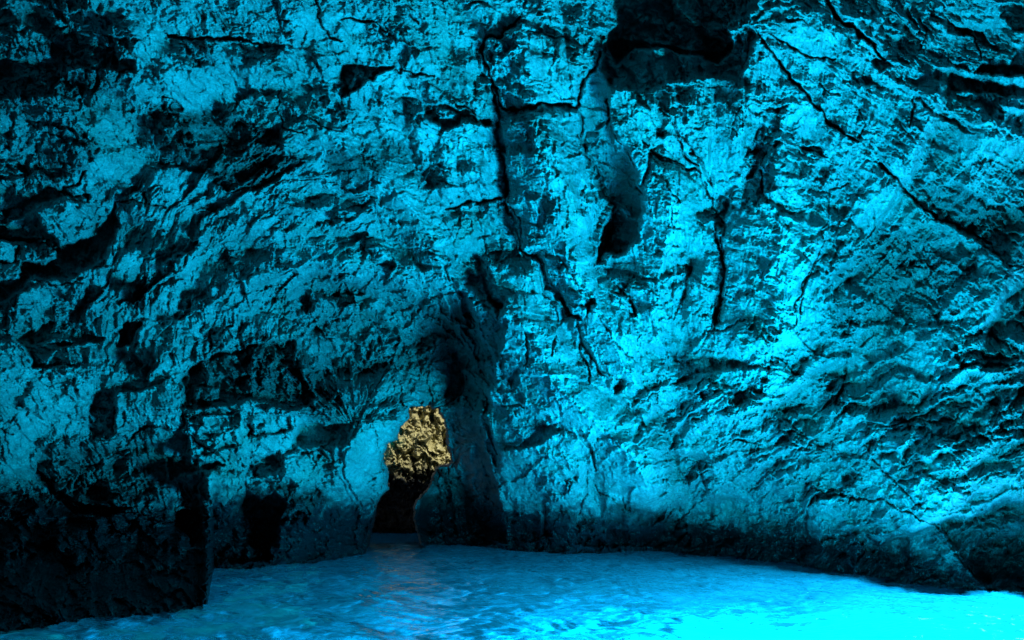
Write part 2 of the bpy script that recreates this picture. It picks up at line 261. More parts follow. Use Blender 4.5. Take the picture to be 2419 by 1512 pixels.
# ------------------------------------------------------------------ how each face of rock leans: 1 = square to the light, 0 = turned away
L = np.full(X.shape, 0.56)
DEEP = np.zeros(X.shape)
STAIN_SHADE = np.zeros(X.shape)  # dark stains and weed, plus shade painted into hollows and the arch's inner wall
FACES = '''
0|.42|60|0|-100,-100 330,-100 250,500 200,1200 -100,1200
0|.66|50|0|340,0 640,0 900,160 960,330 880,420 640,300 420,230
0|.6|50|0|700,420 900,440 1050,560 1080,640 700,620 480,680 420,800 300,760 430,620
0|.2|26|.6|700,660 830,640 960,660 1060,690 1110,760 1140,880 1160,960 1040,960 960,960 720,960 690,820
0|.2|14|.7|1050,690 1085,685 1125,760 1150,880 1125,960 1150,1100 1200,1280 1110,1290 1060,1120 1040,980 1060,880 1080,800
0|.74|40|0|1200,280 1360,270 1440,600 1540,800 1560,1000 1560,1180 1250,1000 1190,860 1190,640
0|.6|60|0|1560,380 1900,380 2050,560 2000,860 1700,900 1560,700
0|.5|60|0|1620,880 2418,900 2418,1250 1900,1260 1620,1180
0|.6|50|0|1800,40 2418,60 2418,480 2200,500 1950,300
1|.06|30|.7|120,0 330,0 420,40 500,80 540,110 520,160 560,240 640,290 620,350 480,320 330,330 200,370 0,360 0,300 230,270 240,200 180,150 110,110
1|.25|12|0|0,150 180,150 240,220 230,260 100,290 0,300
1|.3|10|0|0,20 100,20 110,90 0,100
1|.12|20|.3|0,360 200,370 330,330 420,420 380,470 250,450 0,480
1|.78|14|0|480,80 700,0 1250,0 1200,120 1020,170 960,190 800,165 760,100 690,60 540,90
1|.92|10|0|780,340 1000,330 1250,350 1320,340 1430,380 1280,450 1200,440 1210,560 900,520 830,490 760,440 720,470 700,400
1|.2|7|.1|800,170 950,195 1000,240 1010,310 900,320 810,270
1|.38|6|.05|1050,185 1190,210 1250,260 1240,330 1110,290
1|.8|8|0|640,100 740,90 770,180 790,270 700,300 640,200
1|.22|9|.25|720,490 830,500 920,520 1050,520 1150,550 1240,600 1330,600 1330,700 1260,680 1190,660 1180,740 1240,790 1230,830 1160,860 1070,900 1000,850 880,800 760,790 740,700 730,620 700,560
1|.1|6|.4|1180,680 1260,620 1330,620 1340,720 1440,760 1380,800 1300,850 1230,900 1080,910 1230,840 1240,780 1190,740
1|.55|5|-.1|900,590 1000,570 1010,600 930,620
1|.5|5|-.1|940,680 1060,660 1040,700 950,700
1|.55|5|-.1|1000,770 1180,760 1240,800 1100,830
1|1|6|-.1|1380,620 1612,600 1612,700 1500,710 1400,680
1|.42|5|0|1290,440 1330,430 1350,500 1460,580 1440,640 1340,600 1300,540
1|.5|5|0|1370,450 1440,370 1600,420 1600,470 1500,560 1430,530
1|.3|5|0|1200,500 1230,480 1290,520 1270,550 1210,540
1|.62|10|0|0,540 150,560 230,620 170,700 160,800 60,760 0,740
1|.33|10|.1|170,680 300,620 430,640 470,700 420,760 280,860 200,850 160,790
1|.1|8|.3|0,740 60,750 130,800 150,830 60,850 0,860
1|.62|10|0|0,860 120,830 150,880 140,930 60,1000 0,1040
1|.8|10|0|460,560 560,530 640,560 560,640 500,700 440,640
1|.75|9|0|420,760 560,730 740,720 740,800 640,850 430,830
1|.06|6|.5|0,1050 140,940 230,880 310,890 300,930 220,960 150,1000 80,1040 0,1090
1|.03|12|1.1|0,1090 170,1030 290,1160 460,1100 540,960 560,1060 550,1130 440,1260 300,1330 170,1300 60,1400 0,1512 0,1360 90,1300 100,1240 260,1220 260,1170 80,1150 0,1120
1|.55|6|-.8|0,1122 80,1142 82,1190 60,1230 0,1230
1|.3|6|-.6|92,1160 250,1180 260,1226 200,1250 80,1232
1|.42|6|-.7|0,1250 60,1240 100,1280 80,1330 0,1370
1|.8|8|-.5|230,980 270,940 410,960 460,1020 450,1090 380,1150 300,1160 200,1080 170,1010
1|.45|4|.05|240,960 290,900 310,970 280,1030 240,1030
1|.3|4|.1|350,1060 440,1060 440,1085 360,1080
1|.72|4|0|590,1060 650,1020 640,1100 570,1160 550,1110
1|.35|5|.1|490,1010 570,990 560,1080 520,1120
1|.38|4|-.1|700,900 780,910 780,980 700,960
1|.25|8|.1|620,600 700,560 740,640 740,700 640,690
1|.5|10|-.4|80,1400 240,1310 410,1340 400,1420 330,1512 70,1512
1|.08|5|1.2|1420,1330 1450,1300 1520,1280 1612,1290 1612,1400 1500,1400
1|.66|20|0|800,950 1150,900 1450,850 1612,900 1612,1260 1300,1200 900,1250 700,1180
1|.3|8|.1|500,1170 640,1100 760,1080 760,1150 600,1200
1|.75|8|0|900,1300 1040,1180 1200,1190 1180,1260 1000,1400
1|.2|4|.2|1060,1190 1120,1170 1150,1220 1090,1260
1|.12|5|.3|640,1390 720,1340 800,1350 740,1400 660,1480
1|.15|4|.3|880,1450 960,1370 1020,1310 960,1420
0|0|22|2.6|1440,-100 1460,60 1430,90 1450,150 1500,120 1560,115 1620,130 1700,150 1735,120 1720,60 1790,20 1800,-100
0|.14|16|.9|1425,100 1500,95 1700,130 1760,60 1790,90 1770,130 1745,190 1690,185 1600,190 1560,205 1480,215 1445,210 1420,170
2|.62|10|0|860,100 880,40 1100,0 1190,50 1240,130 1190,190 1060,170 960,150
2|.5|6|-.35|700,200 840,110 1050,180 1190,250 1180,320 1130,400 1110,490 980,485 870,495 760,505 700,380 670,260
2|.95|3|0|910,250 945,175 960,230
2|.95|3|0|970,280 1020,270 1000,300
2|.85|3|0|720,340 770,340 760,420 730,400
2|.15|4|.15|860,200 1000,230 1040,280 900,260
2|.72|6|0|870,300 1080,310 1110,480 960,480 880,450
2|.2|5|.1|1050,190 1160,220 1140,270 1060,250
2|.03|4|1.1|380,490 480,490 600,530 700,580 710,605 600,575 500,605 400,560
2|.35|3|-.5|450,510 560,530 540,580 460,560
2|.08|7|.7|0,300 180,310 240,320 120,390 50,440 0,460
2|.22|7|.2|140,430 400,470 430,540 250,530 130,480
2|.75|6|0|0,180 160,200 180,300 80,280 0,250
2|.7|5|0|250,200 460,210 560,300 440,340 300,310
2|.35|4|0|690,460 760,490 740,600 710,560
2|.64|5|-.5|780,560 900,530 1110,520 1130,620 1150,720 1200,800 1210,900 1280,960 1290,1000 1250,1060 1210,1200 1130,1250 930,1170 840,1170 800,980 780,850 770,700
2|.78|5|0|800,650 900,680 930,850 940,1020 850,1010 790,900 780,720
2|.36|5|.1|930,560 1100,600 1140,740 1190,820 1000,820 920,760
2|.75|3|-.05|940,940 1030,910 1030,960 960,1010
2|.68|3|-.05|1020,1010 1110,990 1120,1060 1060,1090
2|.2|5|.15|1130,850 1280,960 1290,1000 1240,1060 1200,1150 1150,1000
2|.36|4|.8|1160,620 1230,620 1260,560 1300,700 1370,780 1410,900 1420,1010 1400,1040 1300,990 1220,900 1200,780 1150,660
2|.1|4|1.2|1250,1050 1300,990 1400,1040 1400,1130 1330,1190 1230,1200 1220,1140
2|.34|4|.3|1120,480 1150,380 1250,260 1290,350 1250,500 1260,560 1200,620 1140,630
2|.76|4|-.5|1260,480 1290,420 1480,430 1500,500 1580,560 1490,640 1560,640 1450,720 1420,880 1370,780 1300,680 1270,560
2|.3|4|.1|1480,600 1612,600 1612,640 1490,640
2|.88|5|-.3|1470,750 1612,780 1612,1180 1400,1200 1220,1240 1350,1190 1410,1080 1420,960
2|1|6|-.1|1400,1200 1520,1190 1550,1250 1440,1310 1240,1260 1230,1210
2|1|3|-.15|180,590 230,620 380,670 360,710 240,670 170,610
2|1|3|-.1|370,710 440,730 490,780 470,790 400,770
2|1|3|-.1|500,780 550,760 530,810
2|.9|4|0|0,500 100,510 150,620 100,640 0,610
2|.22|5|.1|150,620 380,720 370,780 200,760 180,700
2|.15|4|.4|360,830 400,780 480,790 500,860 430,900 380,890
2|.45|3|-.15|430,820 480,800 490,850 440,870
2|.22|4|.2|170,900 240,850 260,920 180,970
2|.85|4|0|20,860 100,830 150,900 130,950 10,880
2|.66|6|0|420,600 560,600 680,580 720,700 740,850 640,820 560,740 440,680
2|.75|5|-.1|400,980 420,900 520,880 640,860 760,860 770,925 640,940 560,960 480,990
2|.28|4|.15|480,1000 620,1000 620,1100 560,1120 500,1050
2|.33|4|.1|630,975 780,955 820,1100 700,1100 650,1050
2|.28|5|.1|650,1110 840,1150 900,1200 960,1290 850,1250 720,1200
2|.6|3|.1|510,1170 600,1180 670,1250 640,1300 560,1350 520,1310
2|.2|4|.4|630,1200 700,1260 690,1350 720,1400 640,1440 560,1360 650,1300
2|.03|5|1.4|520,1340 590,1390 640,1512 640,1540 600,1560 560,1420
2|.85|5|-.2|700,1250 880,1230 1000,1330 1050,1512 740,1512 770,1440 720,1380
2|.03|3|.8|690,1390 770,1450 740,1480 700,1440
2|.04|4|.9|0,1330 60,1350 110,1385 20,1400 -40,1390
2|.04|4|.8|190,1360 280,1350 300,1370 240,1388
2|.2|8|.1|0,1400 300,1390 500,1430 560,1512 0,1512
2|.62|4|-.2|1060,1400 1100,1370 1170,1400 1150,1490 1100,1490
2|.06|3|.5|1120,1350 1180,1400 1180,1480 1150,1490 1165,1400
2|.5|4|-.1|930,1180 1010,1220 1100,1340 1060,1370 980,1300
2|.12|3|.2|590,1240 640,1200 690,1290 670,1300
2|.7|5|0|390,1130 500,1120 510,1170 420,1180
3|.78|6|-.2|340,130 380,30 560,20 700,80 720,130 640,190 500,200 430,180 340,160
3|.9|4|-.15|650,0 760,30 850,110 940,150 1000,230 1060,290 950,260 880,190 780,100 700,50
3|.72|5|-.1|400,200 500,220 600,290 760,310 760,380 640,400 560,400 480,300
3|.68|6|-.1|720,140 800,150 910,240 880,290 740,270 700,200
3|.12|3|.3|800,380 880,370 910,390 830,420
3|.06|3|.5|900,280 960,300 980,320 930,340 880,300
3|.25|4|.1|940,170 1010,80 1030,100 980,190
3|.36|6|.1|1000,150 1180,60 1250,140 1390,210 1370,340 1200,280 1050,240
3|.85|4|-.1|1260,90 1470,90 1420,140 1320,120
3|.12|4|.4|1160,60 1290,120 1420,150 1500,250 1370,190 1250,140
3|.28|6|.2|1360,120 1610,150 1610,330 1400,330 1390,200
3|.05|5|.7|1370,340 1400,310 1630,320 1630,370 1480,350
3|.12|5|.3|1480,0 1700,0 1700,160 1560,140 1500,70
3|1|4|-.2|1160,300 1290,320 1480,350 1630,385 1560,405 1370,370 1270,340
3|.08|4|.5|1190,325 1330,365 1500,405 1640,430 1620,490 1440,440 1280,440 1180,370
3|.9|5|-.2|960,350 1100,400 1300,480 1450,560 1560,600 1500,610 1380,600 1200,500 1000,390
3|.06|3|.4|1100,470 1200,520 1330,590 1380,625 1300,600 1180,540
3|.42|6|.1|1000,560 1130,560 1300,640 1310,720 1150,700 1000,620
3|.66|8|-.1|1390,600 1700,600 1700,960 1450,880 1330,760 1390,680
3|.06|8|.6|1100,900 1300,860 1440,950 1700,970 1700,1280 1540,1260 1360,1130 1180,1020 1080,920
3|.95|3|-.3|1360,930 1440,985 1510,1000 1430,1015 1350,970
3|.7|3|-.25|1120,890 1230,880 1290,910 1200,930
3|.6|3|-.25|1460,1060 1560,1090 1600,1130 1500,1100
3|.45|4|0|370,750 520,700 590,760 640,830 560,840 430,820 380,900
3|.05|4|.5|540,690 620,685 690,740 590,720
3|.55|5|-.1|400,900 470,820 640,850 680,900 680,1010 500,990 370,930
3|.28|5|.2|340,610 460,670 370,750 290,700 300,640
3|.72|4|-.1|200,760 290,700 350,750 300,830 230,800
3|.36|3|.15|300,830 370,780 380,920 290,960
3|.72|4|-.1|160,870 260,830 290,900 260,970 180,920
3|.34|5|-.2|160,470 270,460 300,560 290,640 220,680 150,640 140,540
3|.75|6|0|0,600 130,590 160,700 140,850 110,960 60,820 0,780
3|.8|5|-.1|0,830 80,830 120,900 140,970 30,1010 0,960
3|.12|4|.3|50,1010 140,970 190,1060 130,1100
3|.1|3|.5|190,960 250,970 200,1040 165,1020
3|.74|6|-.15|370,940 500,1000 640,1020 690,1130 610,1250 690,1290 680,1400 600,1512 180,1512 190,1200 200,1120 330,1000
3|.5|5|0|690,900 770,880 900,940 900,1080 850,1160 700,1130
3|.58|5|0|760,700 930,760 1020,880 900,920 770,870 650,850 640,790
3|.42|5|0|930,950 1040,920 1160,1010 1190,1060 1000,1110 940,1040
3|.26|14|.4|860,1130 1190,1050 1400,1180 1380,1300 1260,1400 1190,1540 700,1540 690,1400 720,1260 860,1190
3|.5|6|-.2|1260,1260 1380,1180 1530,1230 1530,1400 1400,1512 1200,1512 1280,1380
3|.05|8|.5|1540,1250 1700,1270 1700,1512 1500,1512
3|.55|4|-.1|350,490 490,480 520,540 470,560 380,510
3|.08|3|.4|380,512 500,500 450,528 400,530
3|.3|3|.1|700,1420 720,1380 820,1400 800,1512 700,1512
4|.1|6|.6|70,90 140,40 250,0 370,20 500,80 470,110 330,120 250,150 170,215
4|.78|6|-.6|0,105 90,105 140,150 160,225 330,222 440,200 470,330 420,400 410,560 350,600 210,600 170,660 170,780 0,840
4|.62|5|-.5|150,130 260,90 270,140 230,200 160,200
4|.35|5|.1|340,200 440,200 450,270 360,280
4|.1|9|.5|412,370 450,340 540,330 560,390 500,425 420,430
4|.32|4|.3|420,430 550,400 540,540 440,560 420,500
4|.86|6|-.4|550,340 700,330 800,270 850,330 860,500 820,540 700,480 600,560 520,540 560,420
4|.28|5|.1|540,160 640,150 700,230 660,330 560,320
4|.04|4|.9|600,0 670,0 620,120 550,130
4|.76|6|-.4|670,0 850,0 860,200 890,190 830,300 780,240 700,210 640,160
4|.1|8|1.2|845,290 900,220 1030,150 1240,110 1380,90 1400,200 1440,290 1500,370 1380,440 1260,380 1040,400 900,430 865,410 870,350
4|.3|8|-.5|950,200 1240,120 1350,170 1200,250 980,290
4|.7|2|-.5|870,330 900,400 885,425 868,400
4|.25|4|-.7|920,320 1040,320 1040,385 920,380
4|.85|4|-.2|1100,90 1200,60 1240,80 1200,120 1130,140
4|.62|4|-.1|980,150 990,80 1080,30 1110,50 1090,130
4|.68|6|-.6|870,440 980,440 1140,440 1170,490 1180,560 1390,520 1440,440 1380,390 1280,400 1260,430 1350,460 1390,560 1360,620 1230,640 1150,700 1140,850 1080,950 1030,940 960,760 780,740 780,650 900,620 860,520
4|.95|3|-.15|940,440 990,450 980,520 930,520
4|.88|4|-.15|1010,530 1130,510 1150,600 1060,660 1000,600
4|.88|5|-.2|980,720 1140,700 1140,850 1060,940 960,900 940,780
4|.25|4|.15|890,530 1000,530 990,590 900,610
4|.22|3|.3|1040,450 1140,440 1130,500 1060,500
4|.3|3|.2|1180,490 1240,490 1220,540 1180,540
4|.82|4|-.1|1240,490 1390,500 1370,590 1260,600
4|.28|5|.3|1180,640 1330,640 1340,700 1200,760 1150,720
4|.88|4|-.3|1350,620 1480,630 1520,680 1440,760 1410,820 1330,760
4|.14|5|.6|1390,560 1410,490 1450,490 1640,480 1640,590 1560,600 1400,590
4|.84|4|-.2|1350,430 1440,440 1440,490 1400,520
4|.02|4|1.2|780,640 860,630 1060,680 1000,715 800,745 790,680
4|.26|8|.2|210,600 370,590 600,570 760,580 790,680 800,760 560,900 400,900 270,820 200,720 170,680
4|.02|5|.9|170,690 210,720 260,800 400,880 560,890 640,880 500,930 330,910 260,850 200,760
4|.02|6|.7|400,760 560,820 480,880 420,840
4|.6|5|-.2|240,700 330,660 370,700 370,750 280,760
4|.48|5|-.2|430,700 520,680 540,740 450,760
4|.8|3|-.1|660,620 710,610 710,660 660,650
4|.45|5|-.1|600,790 700,760 720,830 640,850
4|.55|5|-.1|720,760 830,740 880,760 840,850 780,960 720,900
0|.16|16|.5|520,790 620,710 740,672 880,676 980,696 1060,750 1110,840 1130,930 1040,880 960,800 880,760 760,760 640,800 560,850
4|.03|20|1.9|1150,810 1230,850 1300,800 1350,860 1310,960 1270,1130 1100,1150 1020,1100 1060,980 1140,900
4|.02|5|.9|830,900 940,900 960,1000 900,1080 880,1000 830,970
4|.5|8|-.2|250,980 400,990 430,1060 350,1160 260,1120
4|.02|5|.6|190,1050 270,1020 290,1060 220,1100
4|.5|6|-.1|690,1000 790,1000 780,1090 720,1090
4|.02|4|.5|750,1060 800,1040 790,1100 760,1090
4|.3|6|-.3|1320,860 1520,820 1540,1050 1300,1090
4|.5|5|-.2|500,1070 600,1060 580,1140 490,1130
4|.6|4|-.3|930,1080 1030,950 1020,1050 950,1090
4|.45|8|0|300,1380 600,1320 980,1290 970,1350 850,1390 640,1400 300,1440
4|.55|4|-.2|830,1000 880,1010 890,1080 840,1120 830,1060
5|.28|20|0|-40,0 600,0 640,240 600,400 300,420 0,380
5|.85|4|-.1|0,60 150,70 90,120 0,110
5|.85|4|-.1|0,130 60,140 60,180 0,200
5|.68|4|-.1|150,150 280,140 280,190 180,200
5|.75|4|-.1|320,190 400,260 360,290 310,240
5|.9|4|-.15|420,300 510,290 500,360 440,350
5|.72|4|-.1|240,240 440,270 400,300 290,300
5|.6|4|-.1|90,160 150,150 150,190 100,230 70,210
5|.03|4|.3|130,100 260,200 130,250 60,230 100,180
5|.1|10|.5|480,0 670,60 700,130 730,240 650,260 600,240 540,250 500,120
5|.36|4|.1|660,0 735,0 735,100 750,230 720,230 700,120
5|.86|6|-.3|742,0 1120,0 1110,200 1270,260 1330,300 1400,480 1380,560 1200,700 1180,600 1080,530 1000,480 930,440 860,400 820,310 830,240 755,230 745,150
5|.3|4|.1|640,260 700,250 790,310 790,330 660,330
5|.08|3|.4|830,235 800,310 780,270
5|.72|4|-.1|660,340 830,340 850,400 700,400
5|.02|3|.6|660,370 700,410 680,445
5|.5|6|0|680,440 860,410 980,480 930,560 920,600 760,540 680,520
5|.1|5|.4|860,560 930,500 1010,488 930,590 900,600
5|.04|4|.8|680,500 750,620 730,690 680,580
5|.74|8|-.3|740,600 920,600 1040,510 1130,560 1190,640 1190,740 1100,850 960,880 800,860 750,720
5|.4|5|.1|800,560 900,560 900,600 780,600
5|.02|3|1|1110,520 1160,545 1200,640 1200,710 1170,640 1140,570
5|.66|8|-.2|1200,700 1290,600 1400,580 1540,700 1560,810 1500,900 1400,930 1210,930 1110,850
5|.74|8|-.4|1370,790 1490,800 1510,890 1440,930 1350,880
5|.12|5|.2|1500,700 1560,800 1520,840
5|.5|8|-.4|950,830 1050,820 1060,890 960,920
5|.28|5|-.1|1000,750 1140,760 1130,800 1010,800
5|.1|8|.2|530,870 700,900 950,920 1080,930 1130,1000 1130,1080 930,1100 780,1070 700,1010 560,1010
5|.02|5|1.2|1130,1010 1300,990 1500,970 1640,1010 1640,1060 1400,1065 1130,1060
5|.7|3|-.6|1310,1040 1370,1030 1370,1090 1310,1100
5|.7|3|-.6|1420,1050 1460,1050 1440,1100
5|.55|4|-.2|1450,920 1520,930 1540,1000 1480,1010
5|.04|3|.7|1280,260 1340,290 1330,330 1290,340
5|.08|3|.5|1370,420 1440,500 1400,490
5|.08|2|.3|870,60 910,60 900,85 870,80
5|.32|8|.2|500,480 560,460 640,380 660,520 700,640 760,900 700,900 620,760 530,680 500,560
5|.62|6|-.2|520,560 600,570 640,640 570,700 530,640
5|.58|6|-.2|520,780 640,740 700,870 600,890 540,850
5|.82|6|-.4|60,470 280,440 240,560 180,650 215,740 190,830 130,900 140,1000 80,1080 60,1000 90,880 20,760 0,620 30,560
5|.1|10|.9|440,700 510,670 520,780 550,1010 410,1010 350,960 350,900 400,800
5|.9|6|0|1240,330 1340,380 1400,560 1300,600 1200,560
5|.7|6|0|1420,640 1560,560 1614,600 1614,760 1560,760
6|.88|6|-.2|130,0 480,0 560,100 430,160 350,220 200,180 100,170 20,150 100,60
6|.2|4|.25|20,185 120,172 260,178 350,222 200,232 30,260
6|.82|7|-.1|20,270 200,235 400,230 560,300 480,400 350,380 180,360 60,340
6|.26|7|.2|480,0 800,0 810,100 740,180 620,200 580,160 480,190 560,100
6|.38|5|-.1|620,120 700,60 800,70 780,150 660,200
6|.14|4|.3|430,165 580,170 570,270 500,250 430,200
6|.78|4|-.2|810,0 870,0 840,100 820,80
6|.4|4|0|870,100 940,90 900,200 830,210 840,150
6|.58|4|-.1|960,70 1050,50 1060,150 980,150
6|.56|6|-.3|1100,100 1270,0 1420,0 1400,120 1250,250 1150,200
6|.05|6|.7|1440,0 1700,0 1700,200 1500,230 1390,210 1300,240 1280,180 1420,120
6|.22|6|.2|840,220 980,180 1060,220 960,260 870,330
6|1|4|-.3|860,350 1000,250 1100,240 1120,280 1220,290 1330,220 1500,240 1520,270 1400,300 1300,310 1200,370 1000,400 880,420
6|.25|8|.3|1200,375 1330,335 1700,290 1700,540 1480,560 1300,620 1100,520 1220,420
6|1|2|-.3|1340,380 1380,410 1470,350 1480,370 1390,425 1350,400
6|1|2|-.3|1460,572 1540,548 1620,580 1540,572 1470,592
6|1|2|-.3|1480,660 1570,638 1540,662
6|1|2|-.25|1190,340 1240,330 1300,320 1210,380
6|.9|3|-.2|1520,200 1640,170 1640,200 1530,230
6|1|3|-.35|1200,935 1310,905 1350,898 1460,838 1540,808 1640,795 1640,835 1500,848 1360,925
6|.1|5|.8|1205,955 1360,935 1500,862 1700,850 1700,1260 1480,1280 1380,1220 1310,1130 1240,1010
6|0|5|1.6|1380,1070 1460,1020 1700,1020 1700,1240 1400,1230 1340,1130
6|.5|2|-.3|1400,1060 1480,1000 1570,990 1470,1012
6|.2|4|.2|220,560 350,580 380,640 330,660 230,620
6|.26|4|.15|40,470 150,400 200,560 100,540
6|.15|4|.2|0,640 80,640 130,700 0,720
6|.65|4|-.15|120,610 210,600 220,700 180,720 130,680
6|.25|4|.15|430,650 490,660 480,750 430,740
6|.4|4|0|500,640 640,620 560,710 510,700
6|.8|4|-.2|640,720 740,700 760,790 680,830 650,760
6|.1|3|.3|750,720 830,720 830,760 760,790
6|.1|3|.3|770,782 860,780 850,815
6|.16|3|.2|1020,660 1130,640 1140,680 1060,720
6|.04|3|.4|1210,790 1260,800 1220,840
6|.06|3|.4|1290,800 1360,820 1340,860
6|.03|2|.4|690,570 710,590 700,620 650,600
6|.22|4|.2|960,770 1080,790 1050,850 970,830
6|.95|3|-.15|280,700 420,650 440,670 330,730 290,740
6|.9|3|-.15|720,590 860,540 920,540 820,610 740,620
6|.95|3|-.15|540,740 660,700 640,730 560,760
6|.9|3|-.15|620,920 700,850 760,830 680,900
6|.25|4|.15|1100,880 1200,860 1180,920 1110,930
6|.18|4|.2|1430,500 1560,470 1560,530 1440,540
6|.8|5|-.15|600,300 680,310 660,400 610,380
6|.6|5|-.1|740,290 860,300 880,400 760,440
6|.08|3|.4|740,330 770,340 760,440 720,460 720,390
6|.5|6|0|480,420 700,440 760,460 620,510 500,480
6|.16|6|.2|0,990 120,980 300,1020 500,1060 700,1080 900,1110 1300,1200 1400,1240 1300,1260 900,1220 500,1160 0,1100
6|.7|3|-.2|1040,1160 1200,1170 1310,1150 1280,1180 1150,1190
6|.7|4|-.15|410,1090 490,1090 500,1120 430,1130
6|.12|4|.3|400,1000 520,1010 600,1060 560,1090 440,1050
7|.86|3|-.2|190,200 290,215 300,300 280,420 240,400 200,330
7|.28|3|.1|290,110 400,120 440,280 450,330 400,330 330,260 280,200
7|.14|3|.35|400,310 470,320 505,370 490,440 460,520 430,440 400,370
7|.32|3|.2|150,20 185,80 180,180 195,330 165,250 160,120
7|.68|4|-.1|0,110 130,110 170,160 175,330 60,350 0,380
7|.25|4|.1|100,380 200,370 240,490 300,560 200,560 140,500
7|.9|4|-.3|170,680 200,620 300,620 390,700 400,860 180,860
7|.03|3|.8|150,635 192,652 165,685
7|.6|3|-.25|280,510 340,520 440,620 420,650 350,620 310,560
7|.7|3|-.3|370,600 415,620 425,670 390,690 355,645
7|.03|3|.7|418,608 442,640 425,682 410,655
7|.3|3|.35|400,90 440,0 500,0 495,60 490,120 450,150 410,150
7|.34|3|.5|412,155 490,112 520,180 560,240 585,330 580,402 500,352 460,300 430,230
7|.06|3|.9|470,490 510,380 575,410 575,460 540,500 490,505
7|.85|3|-.35|490,60 510,25 560,30 620,130 600,230 580,320 550,240 520,180 490,110
7|.45|3|.05|610,30 700,40 680,150 620,110
7|.97|3|-.25|600,235 690,260 760,310 780,360 730,380 690,400 600,400 580,390
7|.2|3|.25|735,375 800,370 810,430 780,450 740,410
7|.04|3|.6|802,330 840,350 812,440 792,390
7|1|4|-.15|470,508 640,500 660,520 620,580 540,570 480,540
7|.66|4|-.3|480,570 620,585 690,560 700,600 690,640 600,700 520,650 460,590
7|.1|3|.5|690,530 735,540 705,640 672,700 650,650
7|.66|3|-.25|730,560 790,560 800,680 770,720 705,700 705,640
7|.68|5|-.2|820,450 900,340 1000,385 1115,425 1105,600 1080,700 960,785 780,780 722,790 790,700 820,620
7|.4|3|.1|880,520 920,510 930,600 890,630
7|.55|3|-.15|940,320 1010,210 1080,240 1120,300 1110,400 1000,375
7|.22|3|.2|880,230 930,120 990,180 960,210 900,280
7|.04|2|.5|912,200 955,190 900,290 885,280
7|.75|3|-.2|880,60 990,70 1080,60 1150,150 1130,200 1040,180 960,130 900,120
7|.18|3|.3|770,800 880,788 970,808 960,835 800,838
7|.26|8|.35|1125,420 1190,400 1190,800 1060,790 1085,700 1112,600
7|.7|3|-.15|0,420 20,400 130,480 100,500
7|.62|3|.1|25,490 90,500 110,540 80,590 40,570
7|.18|3|.4|90,560 140,560 190,650 180,800 150,830 120,720 60,600
7|.04|4|1.0|30,570 90,640 140,760 165,868 130,868 90,760 20,640
8|.88|4|-.4|170,330 290,310 300,450 220,540 170,480
8|.9|3|-.3|410,320 520,340 530,400 470,440 410,400
8|.15|5|.4|450,250 580,240 560,330 560,420 530,400 520,330 450,300
8|.92|4|-.3|590,330 640,240 755,222 738,290 702,310 700,350 712,400 688,450 664,520 640,530 620,480 570,390
8|.62|4|-.15|905,300 960,290 1010,420 1000,460 920,420
8|.1|5|.3|960,60 1040,100 990,200 1000,290 1040,500 1050,600 1000,560 950,300 900,200 930,100
8|.85|3|-.2|170,210 200,210 195,260 165,262
8|.8|3|-.2|410,200 470,210 480,240 440,290 400,240
8|.9|4|-.2|200,290 290,250 300,330 210,340
8|.2|4|.2|240,330 330,330 400,350 400,410 300,430 290,370
'''
for ln in FACES.strip().splitlines():
    sh, t, soft, dz, s = ln.split('|')
    p = pts(s, sh); soft = float(soft); dz = float(dz)
    w, d = sdist(p, soft + 4)
    m = ss(-soft * 0.6, soft * 0.6, d)
    L[w] = L[w] * (1 - m) + float(t) * m
    if dz:
        r = max(9.0, soft * 1.6) if dz < 1 else 26.0
        q = np.clip((d + 2) / r, 0, 1)
        DEEP[w] += dz * ss(-3, 3, d) * (0.3 + 0.7 * np.sqrt(np.clip(1 - (1 - q) ** 2, 0, 1)))
